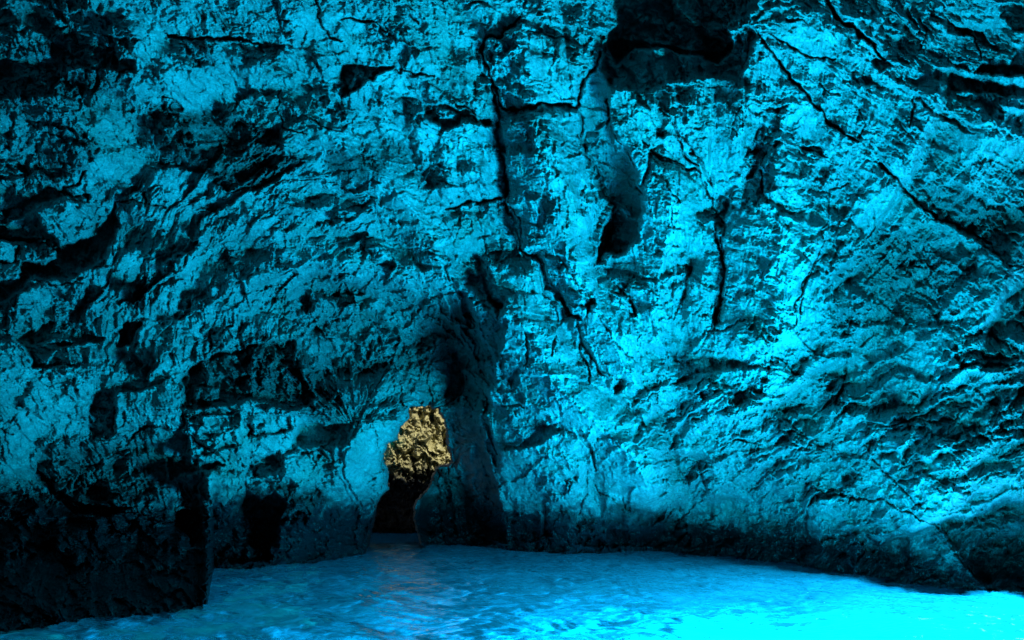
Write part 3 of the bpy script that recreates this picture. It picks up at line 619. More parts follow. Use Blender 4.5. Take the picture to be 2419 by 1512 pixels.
STAIN_SHADES = '''
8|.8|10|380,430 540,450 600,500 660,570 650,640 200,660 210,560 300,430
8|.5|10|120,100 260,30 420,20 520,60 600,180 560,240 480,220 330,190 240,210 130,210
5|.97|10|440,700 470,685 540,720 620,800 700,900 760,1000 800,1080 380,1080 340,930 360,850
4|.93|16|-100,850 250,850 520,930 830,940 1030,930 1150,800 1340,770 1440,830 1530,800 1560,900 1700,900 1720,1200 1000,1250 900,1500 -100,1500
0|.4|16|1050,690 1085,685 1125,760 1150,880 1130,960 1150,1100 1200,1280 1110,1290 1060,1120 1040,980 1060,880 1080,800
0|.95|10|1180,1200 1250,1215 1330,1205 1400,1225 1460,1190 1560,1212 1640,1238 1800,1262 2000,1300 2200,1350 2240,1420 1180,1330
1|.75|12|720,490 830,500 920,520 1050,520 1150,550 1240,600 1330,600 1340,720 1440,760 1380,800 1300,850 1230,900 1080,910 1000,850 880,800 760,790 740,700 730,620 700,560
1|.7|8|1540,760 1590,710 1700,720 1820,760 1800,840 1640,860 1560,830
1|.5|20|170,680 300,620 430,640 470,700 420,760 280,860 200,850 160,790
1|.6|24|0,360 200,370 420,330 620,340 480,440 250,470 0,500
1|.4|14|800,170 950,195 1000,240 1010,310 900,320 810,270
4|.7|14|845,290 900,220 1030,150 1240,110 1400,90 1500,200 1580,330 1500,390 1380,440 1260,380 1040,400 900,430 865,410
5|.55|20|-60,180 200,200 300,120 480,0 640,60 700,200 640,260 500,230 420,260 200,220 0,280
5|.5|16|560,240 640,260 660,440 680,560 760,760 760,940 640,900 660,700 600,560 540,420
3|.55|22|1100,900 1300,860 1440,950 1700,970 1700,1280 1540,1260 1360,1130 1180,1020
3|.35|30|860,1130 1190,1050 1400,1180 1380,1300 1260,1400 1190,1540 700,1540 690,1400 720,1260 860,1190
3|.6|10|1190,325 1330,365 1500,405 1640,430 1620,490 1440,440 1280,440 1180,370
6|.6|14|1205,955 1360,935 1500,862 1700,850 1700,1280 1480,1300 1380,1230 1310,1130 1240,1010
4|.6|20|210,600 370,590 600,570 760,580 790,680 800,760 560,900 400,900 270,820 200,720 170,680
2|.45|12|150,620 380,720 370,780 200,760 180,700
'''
for ln in STAIN_SHADES.strip().splitlines():  # real stains and painted shade share one darkening mask
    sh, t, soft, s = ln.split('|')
    w, d = sdist(pts(s, sh), float(soft) + 4); STAIN_SHADE[w] = np.maximum(STAIN_SHADE[w], float(t) * ss(-float(soft), float(soft), d))
STAIN_SHADE = np.clip(STAIN_SHADE * (1 + .5 * fbm(X / 30, Y / 30, 401, 4, .6)), 0, 1)
CRACKS = '''
7|8|1.0|238,488 280,510 312,580 350,640 402,695
7|7|.9|400,155 430,220 455,290 468,330 505,372 490,440 465,525
7|4|.5|600,210 660,230 740,262 772,312
7|4|.5|680,110 700,200 742,252
7|6|.9|800,440 822,540 812,640 790,720
7|4|.5|510,590 545,630 568,685
7|5|.7|485,60 492,120 522,180 560,240 582,330
7|3|.4|1115,300 1120,400 1100,440
7|3|.35|1112,470 1070,560 1030,640 1030,700
7|3|.3|1000,420 1010,430
7|4|.5|390,700 400,780 440,868
7|3|.4|205,340 228,430 240,480
1|5|.5|790,160 870,180 950,190 1060,175 1130,180 1200,205 1250,250
1|4|.35|540,970 600,950 690,960 780,985
1|5|.4|690,910 680,980
1|6|.6|0,1100 80,1135 170,1150 270,1180
1|3|.25|770,450 830,490 870,510
1|3|.3|1440,540 1520,600 1612,620
1|3|.25|1330,430 1300,520 1340,600 1440,640
1|4|.4|310,920 420,930 410,960
1|5|.5|400,800 380,860 310,880 310,930
1|3|.25|540,400 570,340 620,330
1|3|.3|1420,0 1520,130 1612,200
2|5|.6|840,90 780,130 760,170 690,190 660,250 690,320 720,400 750,480 770,510
2|4|.4|870,150 940,150 1000,185 1060,180
2|7|.9|770,512 830,520 890,510 940,485 990,500 1110,500 1130,430 1150,370 1190,320 1215,250
2|5|.6|710,390 728,470 740,580 745,680 765,780 775,900 790,980 820,1060 850,1180 920,1200
2|6|.8|920,1200 960,1260 980,1330 1040,1420 1110,1512
2|6|.8|500,990 560,970 640,950 720,940 775,935
2|4|.5|1500,510 1560,570 1590,660
2|6|.8|1212,1240 1216,1150 1250,1050 1285,1000
2|4|.5|1110,500 1135,560 1135,640 1160,720 1210,800 1215,900
2|3|.3|1440,720 1440,690 1420,650
2|3|.35|1250,1370 1330,1390 1370,1450 1390,1500
2|3|.3|1000,1180 1060,1270 1160,1380
2|4|.4|0,85 60,90 150,100 220,140
2|4|.35|310,60 370,110
2|4|.5|270,330 350,350 440,360
2|5|.5|520,480 620,530 700,580
2|3|.3|1450,720 1520,760 1600,790
2|3|.25|1530,850 1560,910 1600,960
2|3|.3|700,1110 650,1120 700,1240
2|3|.25|960,1380 1010,1470 1020,1512
2|3|.25|1610,1090 1560,1060 1550,980
3|6|.8|640,0 700,70 770,110 840,170 900,220 950,290
3|5|.8|340,150 400,220 440,290 520,370 580,450 640,520 700,580 760,640 830,662
3|4|.5|420,160 500,210 590,270 720,290
3|3|.3|480,90 570,95
3|3|.35|770,870 690,900 680,1000 680,1080 650,1100 660,1130
3|3|.35|690,1190 610,1250 560,1340 550,1512
3|3|.25|560,1190 610,1250
3|5|.7|930,770 1020,870 1110,960 1200,1020
3|3|.4|1200,1020 1330,1090 1440,1150 1530,1260
3|4|.4|380,720 370,830 380,930
3|3|.35|830,520 850,600 840,650
3|4|.5|100,850 150,1000 190,1060 190,1200 170,1512
3|3|.3|270,480 250,540 240,600 250,650
3|3|.3|360,560 350,700 300,740
3|3|.25|640,390 680,430 740,450
3|3|.3|770,910 830,920
3|4|.4|1230,80 1300,130 1390,210 1400,280
3|3|.3|850,1160 900,1080 900,980
3|3|.3|1090,460 1070,600
3|3|.3|1120,240 1150,180 1140,120
3|4|.4|0,640 90,780 130,870
4|4|.5|620,560 660,510 700,490 760,500
4|3|.3|0,490 60,530
4|4|.5|970,180 1000,120 990,60
4|3|.3|880,550 990,600 1060,670
4|4|.4|1180,490 1180,570
5|5|.6|1110,0 1110,60 1120,110 1180,170 1230,260
5|4|.5|660,330 690,400 670,440 680,520 740,640
5|3|.3|870,60 880,140 870,220
5|3|.3|1000,90 990,160
5|3|.25|760,400 860,410
5|3|.3|1160,700 1160,820 1110,920 1120,1000
5|3|.3|1190,780 1290,850
5|3|.3|950,880 950,1000 990,1050
5|3|.3|1220,0 1260,60 1390,200
5|4|.4|1540,150 1614,210
5|3|.3|1330,840 1340,900
6|3|.3|360,60 420,150 430,210
6|3|.3|100,60 300,0
6|3|.3|430,170 520,230 560,290
6|4|.5|770,150 760,260 730,380 750,440
6|3|.3|560,90 610,160 720,170
6|3|.35|600,800 760,830 960,860 1160,960 1200,960
6|3|.3|870,640 970,730 1120,890
6|3|.3|480,470 600,560 700,640
6|4|.4|1170,950 1240,1010 1300,1130 1400,1230
6|3|.3|1060,1130 1250,1250
6|3|.3|860,0 840,120 900,60
'''
# every broken block turns its own way
def cellval(deg, k, sc, seed, wp):
    wx = X + wp * fbm(X / (sc * 1.1), Y / (sc * 1.1), seed + 31, 3, .6); wy = Y + wp * fbm(X / (sc * 1.1), Y / (sc * 1.1), seed + 41, 3, .6)
    a, b = rot(wx, wy, deg, sc * k, sc)
    ix = np.floor(a); iy = np.floor(b); b1 = np.full(a.shape, 9.0); v = np.zeros(a.shape)
    for dx in (-1, 0, 1):
        for dy in (-1, 0, 1):
            cx = ix + dx; cy = iy + dy
            d = (cx + .5 + .9 * (rnd(cx, cy, seed) - .5) - a) ** 2 + (cy + .5 + .9 * (rnd(cx, cy, seed + 1) - .5) - b) ** 2
            nb = d < b1; b1 = np.where(nb, d, b1); v = np.where(nb, rnd(cx, cy, seed + 2), v)
    return v
def lregion(s, soft=70):
    p = pts(s, '0'); w, d = sdist(p, soft, False); m_ = np.zeros(X.shape); m_[w] = ss(-soft, soft, d); return m_
ra = lregion('300,430 700,300 1000,480 1130,640 1170,900 1000,1000 700,960 560,900 380,980 200,900 200,600')
rr_ = lregion('1480,900 1800,880 2100,900 2600,820 2600,1450 1560,1330')
ru = lregion('1850,-60 2600,-60 2600,560 2200,560 1950,300')
rb = np.clip(1 - ra - rr_ - ru, 0, 1)
def blocks(sc, seed, k):
    wp = sc * .35
    return rb * cellval(62, k, sc, seed, wp) + ra * cellval(-12, k * 1.7, sc * .6, seed + 100, wp) + rr_ * cellval(-34, k * 1.5, sc * .75, seed + 200, wp) + ru * cellval(38, k * 1.8, sc * .8, seed + 300, wp)
vb = blocks(95, 2000, 1.25); vm = blocks(46, 3000, 1.35); vs = blocks(22, 4000, 1.4)
cont = np.clip(1 - 1.6 * np.abs(L - .52), .35, 1)
L = L * np.exp(cont * (.5 * (vb - .5) + .9 * (vm - .5) + .9 * (vs - .5)))
L = np.clip(L, 0, 1)
CR = np.zeros(X.shape)
for ln in CRACKS.strip().splitlines():
    sh, wd, dp, s = ln.split('|')
    p = pts(s, sh); wd = float(wd) * 1.3; dp = float(dp)
    w = window(p, 30); x, y = WX[w], WY[w]
    n = len(p) - 1; best = np.zeros(x.shape)
    for i in range(n):
        d, t = segdist(x, y, p[i], p[i + 1])
        u = (i + t) / n
        ww = wd * (0.55 + 0.75 * np.sin(np.pi * (0.08 + 0.84 * u))) * (0.75 + 0.5 * pn(x / 23, y / 23, 5))
        best = np.maximum(best, dp * np.clip(1 - d / np.maximum(ww, 1), 0, 1) ** 1.25)
    CR[w] = np.maximum(CR[w], best)
print('faces', round(time.time() - T0, 1))
# ------------------------------------------------------------------ from leaning faces to one connected surface
def unit(v):
    n = np.sqrt(sum(c * c for c in v)); return [c / n for c in v], n
PX, PY, PZ = unproj(X, Y, Z)
lv, ld = unit([LAMP.x - PX, LAMP.y - PY, LAMP.z - PZ])
# camera axes: right, down, forward
lr = lv[0]; lf = lv[1] * CP + lv[2] * SP; ldn = -(lv[2] * CP - lv[1] * SP)
tx, ty = lr, 0.3 + ldn
dn = np.hypot(tx, ty); tx, ty = tx / dn, ty / dn
lt = lr * tx + ldn * ty
phi0 = np.arctan2(lt, -lf)
amp = np.hypot(lt, lf)
CA = (X - W / 2) / F; CB = (Y - H / 2) / F
by, bx = np.gradient(Z, STEP)
def lit(Z_):                                  # cosine between the surface and the light
    zy, zx = np.gradient(Z_, STEP)
    q = np.maximum(Z_ + CA * zx * F + CB * zy * F, 1.0)
    px, py = zx * F / q, zy * F / q
    return (px * lr + py * ldn - lf) / np.sqrt(1 + px * px + py * py)
def blur(a, s_):
    k = int(3 * s_ / STEP); r = np.arange(-k, k + 1) * STEP; g_ = np.exp(-r * r / (2 * s_ * s_)); g_ /= g_.sum()
    f = np.fft.rfft2(np.pad(a, k, mode='edge'), norm=None)
    ny, nx = a.shape[0] + 2 * k, a.shape[1] + 2 * k
    kx = np.fft.rfftfreq(nx, STEP)[None, :]; ky = np.fft.fftfreq(ny, STEP)[:, None]
    return np.fft.irfft2(f * np.exp(-2 * (np.pi * s_) ** 2 * (kx ** 2 + ky ** 2)), s=(ny, nx))[k:-k, k:-k]
cb0 = np.clip(.65 * blur(lit(Z), 12) + .35 * blur(lit(Z), 60), .25, 1)
LT = np.clip(cb0 * (L / 0.85) ** 1.25 * np.clip(ld / 10.5, .6, 1.3) ** 1.5, 0.03, 0.99)
phi = phi0 - np.arccos(np.clip(LT / amp, .02, .97))
phi = np.clip(phi, -1.25, 1.15)
m = np.tan(phi)
def lean(m):
    pxx = m * tx; pyy = m * ty
    den = np.clip(1 - CA * pxx - CB * pyy, 0.45, 3)
    return pxx * Z / F / den - bx, pyy * Z / F / den - by
gxx, gyy = lean(m)
def screened(gx_, gy_, ell):
    # least squares surface whose gradient follows (gx_, gy_), holding to the base beyond ell units
    def mir(a, sx, sy):
        a = np.concatenate([a, sx * a[:, ::-1]], 1); return np.concatenate([a, sy * a[::-1]], 0)
    A = np.fft.rfft2(mir(gx_, -1, 1)); B = np.fft.rfft2(mir(gy_, 1, -1))
    ny, nx = 2 * gx_.shape[0], 2 * gx_.shape[1]
    kx = 2 * np.pi * np.fft.rfftfreq(nx, STEP)[None, :]; ky = 2 * np.pi * np.fft.fftfreq(ny, STEP)[:, None]
    Hh = (-1j * kx * A - 1j * ky * B) / (kx ** 2 + ky ** 2 + 1 / ell ** 2)
    return np.fft.irfft2(Hh, s=(ny, nx))[:gx_.shape[0], :gx_.shape[1]]
def refine(HS, target, iters, ell, mom=0.6, kap=0.25):
    # gradient descent on the height: bring the lit pattern towards the drawn one
    k = 2; h = STEP * k
    sub = lambda a_: np.ascontiguousarray(a_[::k, ::k]).astype(np.float32)
    B, T, ca, cb_, l1, l2, l3, U = map(sub, (Z, target, CA, CB, lr, ldn, lf, HS))
    ny, nx = B.shape
    kx = 2 * (1 - np.cos(2 * np.pi * np.fft.rfftfreq(2 * nx)))[None, :]; ky = 2 * (1 - np.cos(2 * np.pi * np.fft.fftfreq(2 * ny)))[:, None]
    s2 = float(np.mean((F / B) ** 2)) / h ** 2
    lam = kap * s2 * (h / ell) ** 2
    PRE = 1 / (kap * s2 * (kx + ky) + lam)
    def pre(g_):
        a_ = np.concatenate([g_, g_[:, ::-1]], 1); a_ = np.concatenate([a_, a_[::-1]], 0)
        return np.fft.irfft2(np.fft.rfft2(a_) * PRE, s=(2 * ny, 2 * nx))[:ny, :nx].astype(np.float32)
    V_ = 0
    for it in range(iters):
        Zc = B + U
        zx = np.zeros_like(Zc); zy = np.zeros_like(Zc)
        zx[:, :-1] = (Zc[:, 1:] - Zc[:, :-1]) / h; zy[:-1] = (Zc[1:] - Zc[:-1]) / h
        q = np.clip(Zc + ca * zx * F + cb_ * zy * F, .5 * Zc, 2.5 * Zc); r = F / q
        px, py = zx * r, zy * r; n = np.sqrt(1 + px * px + py * py)
        c = (px * l1 + py * l2 - l3) / n
        e = np.where(c > 0, c, .3 * c) - T
        e = np.clip(e, -.8, .8)
        c1 = (l1 - c * px / n) / n; c2 = (l2 - c * py / n) / n
        gx_ = e * r * (c1 * (1 - px * ca) - c2 * py * ca) / h; gy_ = e * r * (c2 * (1 - py * cb_) - c1 * px * cb_) / h
        # very steep lean is discouraged
        sl = np.hypot(px, py) + 1e-6; st = np.clip(sl - 3, 0, 2) * .1 / sl
        gx_ += st * px * r / h; gy_ += st * py * r / h
        g_ = np.zeros_like(Zc); g_[:, :-1] -= gx_[:, :-1]; g_[:, 1:] += gx_[:, :-1]; g_[:-1] -= gy_[:-1]; g_[1:] += gy_[:-1]
        g_ += lam * .4 * U
        d_ = pre(g_)
        V_ = mom * V_ - d_; U = U + V_
        if it % 20 == 0 or it == iters - 1: print(it, 'err', round(float((e * e).mean()) ** .5, 4), 'corr', round(float(np.corrcoef(c.ravel(), T.ravel())[0, 1]), 3), 'H', round(float(U.std()), 2), flush=True)
    gx2, gy2 = gx[::k], gy[::k]
    R_ = np.array([np.interp(gx, gx2, row) for row in U])
    return np.array([np.interp(gy, gy2, R_[:, i]) for i in range(NX)]).T
HS = screened(gxx, gyy, 90.0)
HS = refine(.6 * HS, LT * 0.92, 80, 280, .6, .22)
HS = 2.4 * np.tanh(HS / 2.4)
Z = Z + HS
Z = Z + DEEP * 0.7 + CR
print('solve', round(time.time() - T0, 1), 'relief', HS.min(), HS.max())
# ------------------------------------------------------------------ broken rock texture, its grain turned region by region
def region(s, soft=80):
    p = pts(s, '0'); w, d = sdist(p, soft)
    m = np.zeros(X.shape); m[w] = ss(-soft, soft, d); return m
wa = region('300,430 700,300 1000,480 1130,640 1170,900 1000,1000 700,960 560,900 380,980 200,900 200,600', 60)   # layered vault
wr = region('1480,900 1800,880 2100,900 2500,820 2500,1450 1560,1330', 60)                                  # ragged ridges low right
wu = region('1850,-60 2500,-60 2500,560 2200,560 1950,300', 70)
wb = np.clip(1 - wa - wr - wu, 0, 1)
def scarp(x, y, deg, per, k, seed):           # flaky beds: long gentle backs that break off in ragged little cliffs
    a, b = rot(x, y, deg, per * k, per)
    ph = b + 0.75 * fbm(a * .8, b * .45, seed, 4, .55) + .5 * pn(a * .3, b * .3, seed + 9)
    n = np.floor(ph); fr = ph - n
    am = .25 + .9 * rnd(n, np.floor(a * .35 + 40 * rnd(n, n * 0, seed + 5)), seed + 6)
    am = .35 + .65 * np.clip(.5 + 1.1 * pn(a * .6 + 5, ph * .7, seed + 11), 0, 1.2)
    edge = np.clip(fr / .86, 0, 1) * np.clip((1 - fr) / .14, 0, 1)
    return edge * am
def rocky(deg, k, s, seed, big=1.0, flake=1.0):
    wx = X + 12 * pn(X / 70, Y / 70, seed + 70) + 5 * fbm(X / 22, Y / 22, seed + 71, 3)
    wy = Y + 12 * pn(X / 70, Y / 70, seed + 72) + 5 * fbm(X / 22, Y / 22, seed + 73, 3)
    h = 0
    for i, (sc, am) in enumerate(((130, .2 * big), (64, .18 * big), (31, .13 * big), (14, .065), (6.5, .03), (3.8, .013))):
        sc = sc * s
        a, b = rot(wx, wy, deg + (i * 23) % 17 - 8, sc * k, sc)
        v, e = cells(a, b, seed + i * 9)
        h = h + am * s * v
        if i < 1: h = h - am * 0.1 * s * np.clip(1 - e / 0.08, 0, 1)
    for i, (per, am, dd) in enumerate(((72, .36, 0), (34, .2, 28), (16, .085, -22), (7.5, .035, 12))):
        h = h + am * s * flake * scarp(wx, wy, deg + dd, per * s, k * 1.5, seed + 200 + 20 * i)
    return h
TEX = np.zeros(X.shape)
TEX += wb * rocky(28, 1.2, 1.0, 100, 1, .8)
# layered vault: the grain follows the arch
ax, ay = 840.0, 1020.0
ang = np.arctan2(Y - ay, X - ax); rad = np.hypot(X - ax, (Y - ay) * 0.9)
def rocky_arch(seed):
    h = 0; U, V = ang * 420, rad
    wob = 10 * fbm(X / 60, Y / 60, seed + 60, 4, .5)
    for i, (sc, am) in enumerate(((70, .5), (34, .27), (17, .12), (8, .05), (4.4, .022))):
        v, e = cells((U + wob) / (sc * 1.7), (V + wob) / sc, seed + i * 9)
        h = h + am * v
    for i, (per, am, dd) in enumerate(((52, .26, 4), (27, .17, -16), (13, .08, 14), (6.5, .035, -8))):
        h = h + am * scarp(U + wob, V + wob, dd, per, 1.6, seed + 200 + 20 * i)
    return h
TEX += wa * rocky_arch(300)
TEX += wr * rocky(-32, 1.5, .95, 500, 1.5, 1.5) * 1.35
TEX += wu * rocky(36, 2.4, 1.0, 700, .6, 1.0)
rough = np.clip(0.85 + 0.6 * fbm(X / 110, Y / 110, 900, 3), .4, 1.5)
rough = rough * np.clip(1.6 - .95 * blur(L, 9), .62, 1.6)
smooth_faces = region('1420,310 1470,300 1500,380 1530,500 1500,520 1440,440', 14) + region('1370,200 1440,150 1450,280 1400,310 1370,300', 12) + region('1790,480 1960,500 1960,760 1700,760 1720,600', 40) * .5 + region('2060,1160 2080,1235 2260,1390 2418,1390 2418,1180', 20) * .6
rough = rough * np.clip(1 - .65 * smooth_faces, .2, 1)
near = Z / 14.0
TEXK = 0.95
Z = Z - TEX * TEXK * rough * near
g = fbm(X / 3.4, Y / 3.4, 950, 2)
Z = Z - 0.008 * g
print('texture', round(time.time() - T0, 1))
# ------------------------------------------------------------------ bring the foot of every rock to its waterline
SHORE = np.array([(-120, 1512), (0, 1492), (120, 1480), (240, 1467), (430, 1450), (488, 1428), (496, 1400), (503, 1346), (560, 1348), (640, 1340), (700, 1336), (800, 1322), (862, 1310), (900, 1307), (985, 1304), (1010, 1290), (1100, 1287), (1190, 1300), (1340, 1312),
                  (1450, 1306), (1550, 1305), (1700, 1316), (1860, 1335), (2030, 1365), (2150, 1382), (2240, 1394), (2418, 1406), (2600, 1420)], float)
ysh = np.interp(gx, SHORE[:, 0], SHORE[:, 1])
jj = np.clip(((ysh + MARG) / STEP).astype(int), 0, NY - 1)
for it_ in range(3):
    zz = np.mean([Z[np.clip(jj + o_, 0, NY - 1), np.arange(NX)] for o_ in range(-8, 6)], 0)
    dl = shore_z(gx, ysh) - zz
    k_ = np.exp(-(np.arange(-9, 10) / 4.0) ** 2); k_ /= k_.sum()
    dl = np.convolve(np.pad(dl, 9, mode='edge'), k_, 'valid')
    up = (ysh[None, :] - Y)
    Z += dl[None, :] * np.where(up > 0, np.exp(-(up / 130.0) ** 2), 1.0)
# ------------------------------------------------------------------ passage through the rock
HOLE = pts('278,402 300,425 320,400 360,400 400,395 425,385 430,410 465,405 470,440 490,460 500,520 505,580 520,630 530,670 500,690 450,700 420,790 355,860 345,930 370,1010 400,1150 100,1150 122,1040 148,930 160,850 210,790 215,720 185,660 190,640 205,575 250,560 270,500 310,460 310,430', '5')
WX2 = X + 2.5 * fbm(X / 14, Y / 14, 31, 3); WY2 = Y + 2.5 * fbm(X / 14, Y / 14, 41, 3)
w = window(HOLE, 40)
x, y = WX2[w], WY2[w]
d = np.full(x.shape, 1e9)
for i in range(len(HOLE)): d = np.minimum(d, segdist(x, y, HOLE[i], HOLE[(i + 1) % len(HOLE)])[0])
d = np.where(inside(x, y, HOLE), d, -d)
Z[w] += 3.5 * ss(0, 7, d) + .5 * np.clip(d / 7, 0, 1)
HM = np.zeros(X.shape, bool); HM[w] = d > 6.5
# ------------------------------------------------------------------ meshes
def mesh_obj(name, verts, faces, mat, smooth=True, parent=None):
    me = bpy.data.meshes.new(name)
    me.vertices.add(len(verts)); me.vertices.foreach_set('co', np.ascontiguousarray(verts, np.float32).ravel())
    nf = len(faces)
    me.loops.add(nf * 4); me.loops.foreach_set('vertex_index', np.ascontiguousarray(faces, np.int32).ravel())
    me.polygons.add(nf); me.polygons.foreach_set('loop_start', np.arange(0, nf * 4, 4, dtype=np.int32))
    me.update(calc_edges=True)
    me.polygons.foreach_set('use_smooth', np.full(nf, smooth)); me.update()
    me.materials.append(mat)
    o = bpy.data.objects.new(name, me); scene.collection.objects.link(o); o.parent = parent
    return o
def tag(o, label=None, cat=None, group=None, kind=None):
    if label: o['label'] = label
    if cat: o['category'] = cat
    if group: o['group'] = group
    if kind: o['kind'] = kind
    return o
def N(nt, t, **k):
    n = nt.nodes.new(t)
    for a, b in k.items(): setattr(n, a, b)
    return n
def ramp(nt, src, stops):
    r = N(nt, 'ShaderNodeValToRGB'); nt.links.new(src, r.inputs[0])
    e = r.color_ramp.elements
    while len(e) < len(stops): e.new(0.5)
    for q, (p, c) in zip(e, stops): q.position = p; q.color = (c[0], c[1], c[2], 1) if hasattr(c, '__len__') else (c, c, c, 1)
    return r.outputs[0]
def rock_material(name, light, dark, algae_shade_top=1.25, bump=1.0):
    m = bpy.data.materials.new(name); m.use_nodes = True; nt = m.node_tree; lk = nt.links.new
    b = nt.nodes['Principled BSDF']
    geo = N(nt, 'ShaderNodeNewGeometry')
    def noise(sc, det=6, rough=.6, dist=0):
        n = N(nt, 'ShaderNodeTexNoise'); n.inputs['Scale'].default_value = sc; n.inputs['Detail'].default_value = det
        n.inputs['Roughness'].default_value = rough; n.inputs['Distortion'].default_value = dist
        lk(geo.outputs['Position'], n.inputs['Vector']); return n.outputs[0]
    n1 = noise(0.7, 8, .65, .4); n2 = noise(5, 7, .7); n3 = noise(26, 5, .7); n4 = noise(1.9, 6, .6, .8)
    c1 = ramp(nt, n1, [(0.3, dark), (0.62, light)])
    oc = N(nt, 'ShaderNodeMix', data_type='RGBA'); lk(ramp(nt, noise(.45, 5, .6, 1.5), [(.5, 0), (.66, .6)]), oc.inputs[0]); lk(c1, oc.inputs[6]); oc.inputs[7].default_value = (light[0] * .62, light[1] * .6, light[2] * .5, 1); c1 = oc.outputs[2]
    mix = N(nt, 'ShaderNodeMix', data_type='RGBA', blend_type='MULTIPLY'); mix.inputs[0].default_value = 1
    lk(c1, mix.inputs[6]); lk(ramp(nt, n2, [(0.32, .55), (0.6, 1.0)]), mix.inputs[7])
    mix2 = N(nt, 'ShaderNodeMix', data_type='RGBA', blend_type='MULTIPLY'); mix2.inputs[0].default_value = 1
    lk(mix.outputs[2], mix2.inputs[6]); lk(ramp(nt, n3, [(0.3, .6), (0.62, 1.0)]), mix2.inputs[7])
    at = N(nt, 'ShaderNodeAttribute', attribute_name='stain_shade')
    mxs = N(nt, 'ShaderNodeMix', data_type='RGBA', blend_type='MULTIPLY'); lk(at.outputs['Fac'], mxs.inputs[0]); lk(mix2.outputs[2], mxs.inputs[6]); mxs.inputs[7].default_value = (.12, .15, .13, 1)  # rock colour darkened by stains and by the painted shade
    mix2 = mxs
    # wet, weed-dark tidal band; on the sunlit rock also painted shade
    sep = N(nt, 'ShaderNodeSeparateXYZ'); lk(geo.outputs['Position'], sep.inputs[0])
    a = N(nt, 'ShaderNodeMath', operation='MULTIPLY_ADD'); lk(n4, a.inputs[0]); a.inputs[1].default_value = -2.0; a.inputs[2].default_value = 1.0
    tl = N(nt, 'ShaderNodeMath', operation='MULTIPLY_ADD'); lk(sep.outputs[0], tl.inputs[0]); tl.inputs[1].default_value = .055; lk(sep.outputs[2], tl.inputs[2])
    s = N(nt, 'ShaderNodeMath', operation='ADD'); lk(tl.outputs[0], s.inputs[0]); lk(a.outputs[0], s.inputs[1])
    mr = N(nt, 'ShaderNodeMapRange'); lk(s.outputs[0], mr.inputs[0]); mr.inputs[1].default_value = algae_shade_top - .35; mr.inputs[2].default_value = algae_shade_top + .35
    mr.inputs[3].default_value = 1; mr.inputs[4].default_value = 0
    mix3 = N(nt, 'ShaderNodeMix', data_type='RGBA'); lk(mr.outputs[0], mix3.inputs[0]); lk(mix2.outputs[2], mix3.inputs[6])
    lk(ramp(nt, n2, [(0.35, (.003, .005, .007)), (0.75, (.015, .02, .024))]), mix3.inputs[7])
    lk(mix3.outputs[2], b.inputs['Base Color'])
    rr = N(nt, 'ShaderNodeMapRange'); lk(mr.outputs[0], rr.inputs[0]); rr.inputs[3].default_value = .85; rr.inputs[4].default_value = .3 if bump == 1 else .9
    lk(rr.outputs[0], b.inputs['Roughness'])
    b.inputs['Specular IOR Level'].default_value = .35
    add = N(nt, 'ShaderNodeMath', operation='MULTIPLY_ADD'); lk(n3, add.inputs[0]); add.inputs[1].default_value = .35; lk(n2, add.inputs[2])
    bp = N(nt, 'ShaderNodeBump'); bp.inputs['Strength'].default_value = .8 * bump; bp.inputs['Distance'].default_value = .09
    lk(add.outputs[0], bp.inputs['Height']); lk(bp.outputs[0], b.inputs['Normal'])
    return m
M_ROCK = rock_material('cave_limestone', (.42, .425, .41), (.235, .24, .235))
M_SUNROCK = rock_material('sunlit_limestone', (.62, .58, .30), (.45, .41, .19), 2.4, .6)  # higher dark band paints shade onto the foot of this rock
# columns and rows that carry on beyond the picture and wrap round the viewer
def grow(edge, sign, n, first, ratio):
    r = []; s = first; p = edge
    for i in range(n): p += sign * s; s *= ratio; r.append(p)
    return r
ex_l = grow(gx[0], -1, 106, 2.4, 1.05)[::-1]; ex_r = grow(gx[-1], 1, 106, 2.4, 1.05)
ex_t = grow(gy[0], -1, 106, 2.4, 1.05)[::-1]; ex_b = grow(gy[-1], 1, 12, 20, 1.2)
XA = np.concatenate([ex_l, gx, ex_r]); YA = np.concatenate([ex_t, gy, ex_b])
nl, ntp = len(ex_l), len(ex_t)
def fold_back(c, lo, hi):                    # beyond the drawn part the relief carries on, turned about
    t_ = np.mod(c - lo, 2 * (hi - lo)); return np.where(t_ > hi - lo, 2 * (hi - lo) - t_, t_) + lo
ci = np.clip(np.rint((fold_back(XA, gx[0], gx[-1]) - gx[0]) / STEP).astype(int), 0, NX - 1)
ri = np.clip(np.rint((np.where(YA > gy[-1], gy[-1], fold_back(YA, gy[0], gy[-1])) - gy[0]) / STEP).astype(int), 0, NY - 1)
ZA = Z[np.ix_(ri, ci)]
XX, YY = np.meshgrid(XA, YA)
out = np.hypot(np.maximum(0, np.maximum(gx[0] - XX, XX - gx[-1])), np.maximum(0, np.maximum(gy[0] - YY, 0)))
k = np.sqrt(1 + ((XX - W / 2) / F) ** 2 + ((YY - H / 2) / F) ** 2)
R_OUT = 11.0
dist = ZA * k
t = ss(0, 2500, out)
dist = np.where(out > 0, dist * (1 - t) + R_OUT * t, dist)
dist = np.where(out > 0, np.minimum(dist, ZA * k), dist)
dist += np.where(out > 0, 0.5 * fbm(XX / 300, YY / 300, 77, 5, .6) * np.clip(out / 60, 0, 1) * np.clip(k, 1, 2), 0)
ZA = dist / k
P = np.stack(unproj(XX, YY, ZA), -1).reshape(-1, 3)
ST = STAIN_SHADE[np.ix_(ri, ci)].reshape(-1)
ny_, nx_ = XX.shape
idx = np.arange(ny_ * nx_).reshape(ny_, nx_)
Q = np.stack([idx[:-1, :-1], idx[1:, :-1], idx[1:, 1:], idx[:-1, 1:]], -1)
